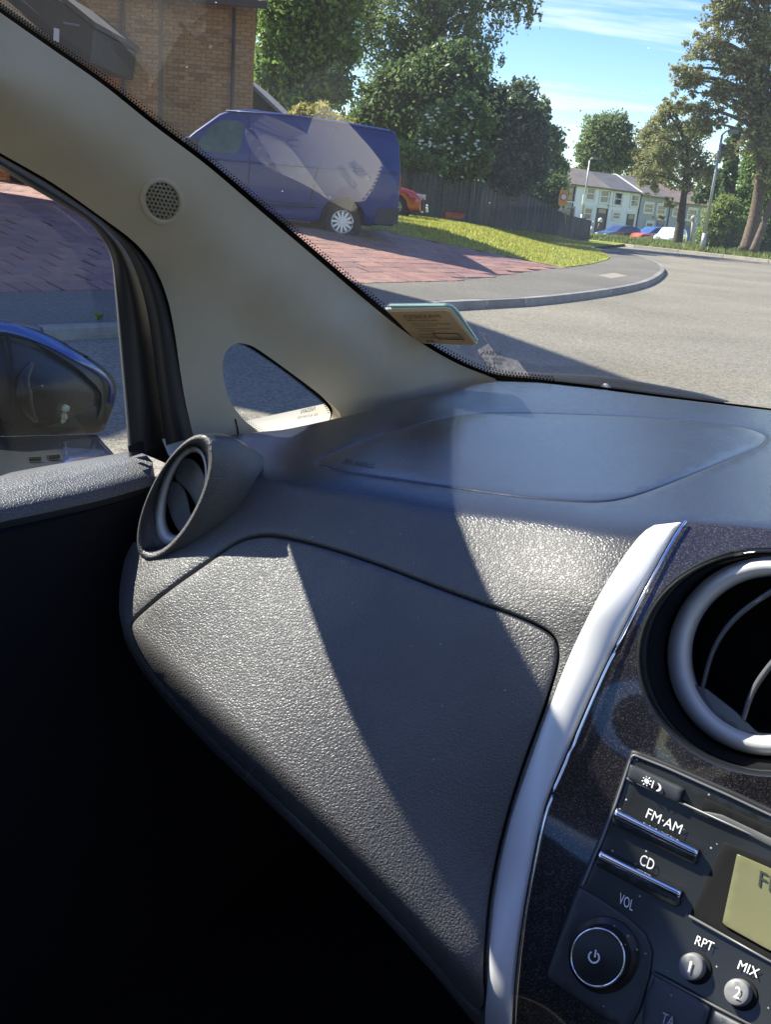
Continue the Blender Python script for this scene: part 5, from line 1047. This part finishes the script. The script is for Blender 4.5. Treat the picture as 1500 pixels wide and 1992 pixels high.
vane([(1560, 1120), (1500, 1152), (1432, 1202), (1390, 1262), (1367, 1340)], 11, -.026); vane([(1560, 1230), (1500, 1294), (1465, 1346), (1447, 1400)], 13, -.022); vane([(1600, 1320), (1560, 1370), (1540, 1420)], 13, -.022)
patch('vent_louvre', resample(np.array([(1354, 1334), (1376, 1342), (1430, 1384), (1482, 1434), (1440, 1432), (1398, 1402), (1370, 1368)]), 40, True), RV, FLAP, cv, (), 14, e=2, er=.002, thick=.006, off=-.022)

# --- radio
RO = [(1233, 1463), (1300, 1489), (1420, 1541), (1560, 1606), (1760, 1700), (1760, 2085), (1330, 2080), (1200, 1988), (1068, 1896), (1098, 1810), (1132, 1722), (1168, 1640), (1200, 1560)]
ro = resample(np.array(RO), 150, True)
patch('radio_surround', offset2(ro, 3), S_st, BLACK, fas, (), 24, e=3, er=.002, thick=.003, off=.002)
radio = patch('radio', offset2(ro, -4), S_st, RADIO, car, (), 20, e=3, er=.0015, thick=.006, off=.004)
MB().tube(S_st.p(resample(np.array([(1134, 1722), (1168, 1642), (1200, 1562), (1234, 1466), (1300, 1491), (1420, 1543), (1560, 1608)]), 80), .005), .0009, 6).build('radio_edge', mat('edge_grey', (.12, .12, .12), .3), radio, True)
def btn(name, pts, m_, off, e=2.5, er=.0015, th=.004, smooth_n=0): 
    o_ = cr(pts, 4, True) if smooth_n else resample(np.array(pts, float), 60, True); return patch(name, o_, S_st, m_, radio, (), 14, e=e, er=er, thick=th, off=off)
btn('day_night_button', [(1232, 1488), (1334, 1533), (1326, 1557), (1226, 1511)], RADIO2, .009)
MB().tube(S_st.p([(1222, 1513), (1500, 1636), (1560, 1662)], .005), .0009, 5).build('fascia_line', mat('line_grey', (.10, .10, .10), .35), radio, True)
for a in ([(1199, 1574), (1364, 1652), (1357, 1680), (1193, 1598)], [(1168, 1653), (1331, 1732), (1323, 1762), (1163, 1678)]):
    o_ = np.array(a, float); b_ = btn('bar_button', a, RADIO, .008, e=2.0, er=.001, th=.004)
    top = S_st.p(resample(np.array([a[0], a[1]]), 30)+[0, 5], .009); MB().tube(top, list(np.interp(np.arange(30), [0, 8, 29], [.0034, .0032, .0028])), 8).build('chrome_bar', CHROME, b_, True)
btn('cd_slot', [(1376, 1551), (1500, 1606), (1600, 1652), (1600, 1676), (1500, 1630), (1368, 1573)], MATTE, .005, e=1, er=.0005, th=.001)
btn('cd_lip', [(1376, 1576), (1410, 1583), (1500, 1626), (1600, 1672), (1600, 1684), (1500, 1640)], mat('slot_lip', (.10, .10, .095), .4), .0065, e=1, er=.0005, th=.001)
btn('display_frame', [(1413, 1638), (1500, 1672), (1640, 1740), (1640, 1930), (1500, 1870), (1346, 1780)], MATTE, .0045, e=1.5, er=.0005, th=.001)
btn('display', [(1440, 1660), (1500, 1686), (1640, 1752), (1620, 1900), (1500, 1846), (1412, 1796)], LCD, .0065, e=1, er=.0003, th=.0005)
MB().tube(S_st.p([(1346, 1780), (1500, 1868), (1560, 1900)], .006), .0009, 5).build('fascia_line', MAT['line_grey'], radio, True)
btn('knob_plate', [(1130, 1724), (1170, 1748), (1225, 1785), (1258, 1815), (1272, 1850), (1268, 1895), (1250, 1960), (1225, 2005), (1200, 1986), (1068, 1894), (1090, 1830)], RADIO2, .0065, e=3, er=.002, th=.004)
KN = Pl((1160, 1862, 't', float(1/S_st.w([(1160, 1862)])[0])), tuple(float(x) for x in (S_st.n([(1160, 1862)])[0]@Rv, S_st.n([(1160, 1862)])[0]@Fv, S_st.n([(1160, 1862)])[0]@Uv)))
def kr(c, k, off): return KN.p(ell(c, (6*k, -62*k), (57*k, 8*k), 48), off)
knob = rings('volume_knob', [kr((1175, 1858), 1.22, .006), kr((1175, 1858), 1.18, .010), kr((1172, 1859), 1.02, .010), kr((1168, 1861), .98, .018), kr((1163, 1863), .93, .022)], RADIO, car); knob.parent = radio
rings('knob_ring', [kr((1164, 1863), .95, .0215), kr((1163, 1863), .93, .0240), kr((1163, 1863), .88, .0240), kr((1163, 1863), .86, .0225)], CHROME, car).parent = radio
rings('knob_cap', [kr((1163, 1863), .87, .0228), kr((1163, 1863), .4, .0236), kr((1163, 1863), .05, .0238)], RADIO, car, cap=True).parent = radio
ic = ell((1156, 1862), (1, -11), (10, 2), 30); MB().tube(KN.p(np.roll(ic, -3, 0)[:25], .0245), .0006, 5).build('power_symbol', PRINT, radio); MB().tube(KN.p([(1158, 1862), (1160, 1848)], .0245), .0006, 5).build('power_symbol', PRINT, radio)
for (x, y), ch in (((1357, 1880), '1'), ((1447, 1932), '2')):
    sh = ell((x+3, y+3), (1, -30), (28, 5), 40); patch('preset_collar', sh, S_st, MATTE, radio, (), 14, e=2, er=.001, off=.0055)
    b_ = patch('preset_button', ell((x-1, y-1), (1, -24), (22, 4), 36), S_st, BTN, radio, (), 12, e=3, er=.002, thick=.006, off=.012)
    text_on('lettering', ch, S_st, (x-5, y+8), (x-1, y+10) if ch == '1' else (x+6, y+13), (5, -22), PRINT, radio, .0135, bold=True)
btn('traffic_button', [(1282, 1898), (1350, 1935), (1388, 1960), (1370, 2030), (1258, 1998), (1262, 1940)], RADIO2, .007); btn('menu_button', [(1400, 1968), (1480, 2010), (1470, 2060), (1380, 2034)], RADIO2, .007)
MB().tube(S_st.p([(1276, 1890), (1400, 1958), (1520, 2022)], .006), .0010, 5).build('fascia_line', MAT['line_grey'], radio, True)
text_on('lettering', 'FM·AM', S_st, (1259, 1588), (1327, 1620), (7, -18), PRINT, radio, .0062, bold=True); text_on('lettering', 'CD', S_st, (1246, 1678), (1273, 1691), (6, -20), PRINT, radio, .0062, bold=True)
text_on('lettering', 'VOL', S_st, (1206, 1752), (1234, 1769), (4, -20), PRINT, radio, .0062, bold=True); text_on('lettering', 'RPT', S_st, (1357, 1835), (1391, 1850), (6, -17), PRINT, radio, .0062, bold=True)
text_on('lettering', 'MIX', S_st, (1441, 1884), (1480, 1903), (6, -17), PRINT, radio, .0062, bold=True); text_on('lettering', 'TA', S_st, (1297, 1985), (1322, 1997), (5, -20), mat('dim_print', (.35, .36, .37), .6), radio, .0095, bold=True)
text_on('display_text', 'FM', S_st, (1482, 1722), (1530, 1745), (4, -32), LCDT, radio, .0072)
sc_ = np.array([1266, 1517.]); patch('sun_symbol', ell(sc_, (0, -5), (5, 1), 16), S_st, PRINT, radio, (), 8, off=.0107)
for k in range(8):
    a = k*math.pi/4; d = np.array([math.cos(a), math.sin(a)]); MB().tube(S_st.p([sc_+d*7, sc_+d*10], .0107), .0004, 4).build('sun_symbol', PRINT, radio)
MB().tube(S_st.p([(1276, 1530), (1281, 1516)], .0107), .0005, 4).build('slash_symbol', PRINT, radio)
mo_ = [(1288, 1519), (1294, 1524), (1295, 1531), (1290, 1536), (1284, 1535), (1290, 1531), (1291, 1525)]; patch('moon_symbol', cr(mo_, 3, True), S_st, PRINT, radio, (), 8, off=.0107)

# --- the rest of the shell around the camera
def quad(name, pts, m_, parent=car): return obj(name, [Q(*p) for p in pts], [tuple(range(len(pts)))], m_, parent, False)
rings('headliner', [np.array([Q(r, f, z) for r in np.linspace(-.60, .50, 9)]) for f, z in ((.10, .235), (-.2, .30), (-.8, .31), (-1.5, .24))], BEIGE, car, closed=False)
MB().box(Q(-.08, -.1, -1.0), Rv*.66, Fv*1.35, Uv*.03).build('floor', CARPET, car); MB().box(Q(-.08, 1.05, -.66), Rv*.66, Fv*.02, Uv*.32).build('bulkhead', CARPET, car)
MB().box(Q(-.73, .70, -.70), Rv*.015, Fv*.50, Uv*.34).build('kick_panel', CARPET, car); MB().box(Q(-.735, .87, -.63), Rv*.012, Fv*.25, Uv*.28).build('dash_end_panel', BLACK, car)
patch('frame_foot', resample(np.array([(248, 868), (376, 830), (452, 846), (420, 905), (330, 905), (296, 890), (266, 878), (250, 882)]), 50, True), Pl((330, 890, 'r', -.745), (1, 0, 0)), BLACK, car, (), 30)
MB().box(Q(-.05, -1.55, -.45), Rv*.60, Fv*.05, Uv*.42).build('rear_seat_back', CARPET, car)
MB().box(Q(.58, -.2, -.62), Rv*.03, Fv*1.1, Uv*.30).build('driver_door', DOORG, car)
MB().box(Q(-.80, -.45, -.66), Rv*.02, Fv*.9, Uv*.30).build('rear_door', DOORG, car)
MB().tube([Q(.52, .12, .22), Q(.56, .7, -.02), Q(.58, 1.2, -.27)], .05, 10).build('driver_pillar', BEIGE, car, True)
MB().tube([Q(-.68, -.42, .24), Q(-.72, -.45, -.3)], .06, 10).build('centre_pillar', BEIGE, car, True); MB().tube([Q(.54, -.42, .24), Q(.58, -.45, -.3)], .06, 10).build('centre_pillar', BEIGE, car, True)
MB().tube([Q(-.62, .42, .14), Q(-.63, .1, .235), Q(-.64, -.4, .27), Q(-.62, -1.5, .2)], .035, 10).build('roof_rail', BEIGE, car, True); MB().tube([Q(.52, .1, .235), Q(.53, -.4, .27), Q(.52, -1.5, .2)], .035, 10).build('roof_rail', BEIGE, car, True)
rings('driver_dash', [np.array([Q(r, f+.05*(r-.3)**2, z) for r in np.linspace(.045, .56, 12)]) for f, z in ((.80, -.235), (.75, -.26), (.70, -.34), (.66, -.46), (.70, -.62), (.80, -.70))], DASH, car, closed=False)
def bonnet():
    rs = []
    for f, zc in ((1.62, -.36), (1.9, -.40), (2.2, -.47), (2.42, -.58), (2.5, -.75)): rs.append(np.array([Q(-.08+u*.78, f-.12*abs(u)**3, zc-.06*abs(u)**4) for u in np.linspace(-1, 1, 21)]))
    rings('bonnet', rs, MBLUE, car, closed=False)
bonnet()
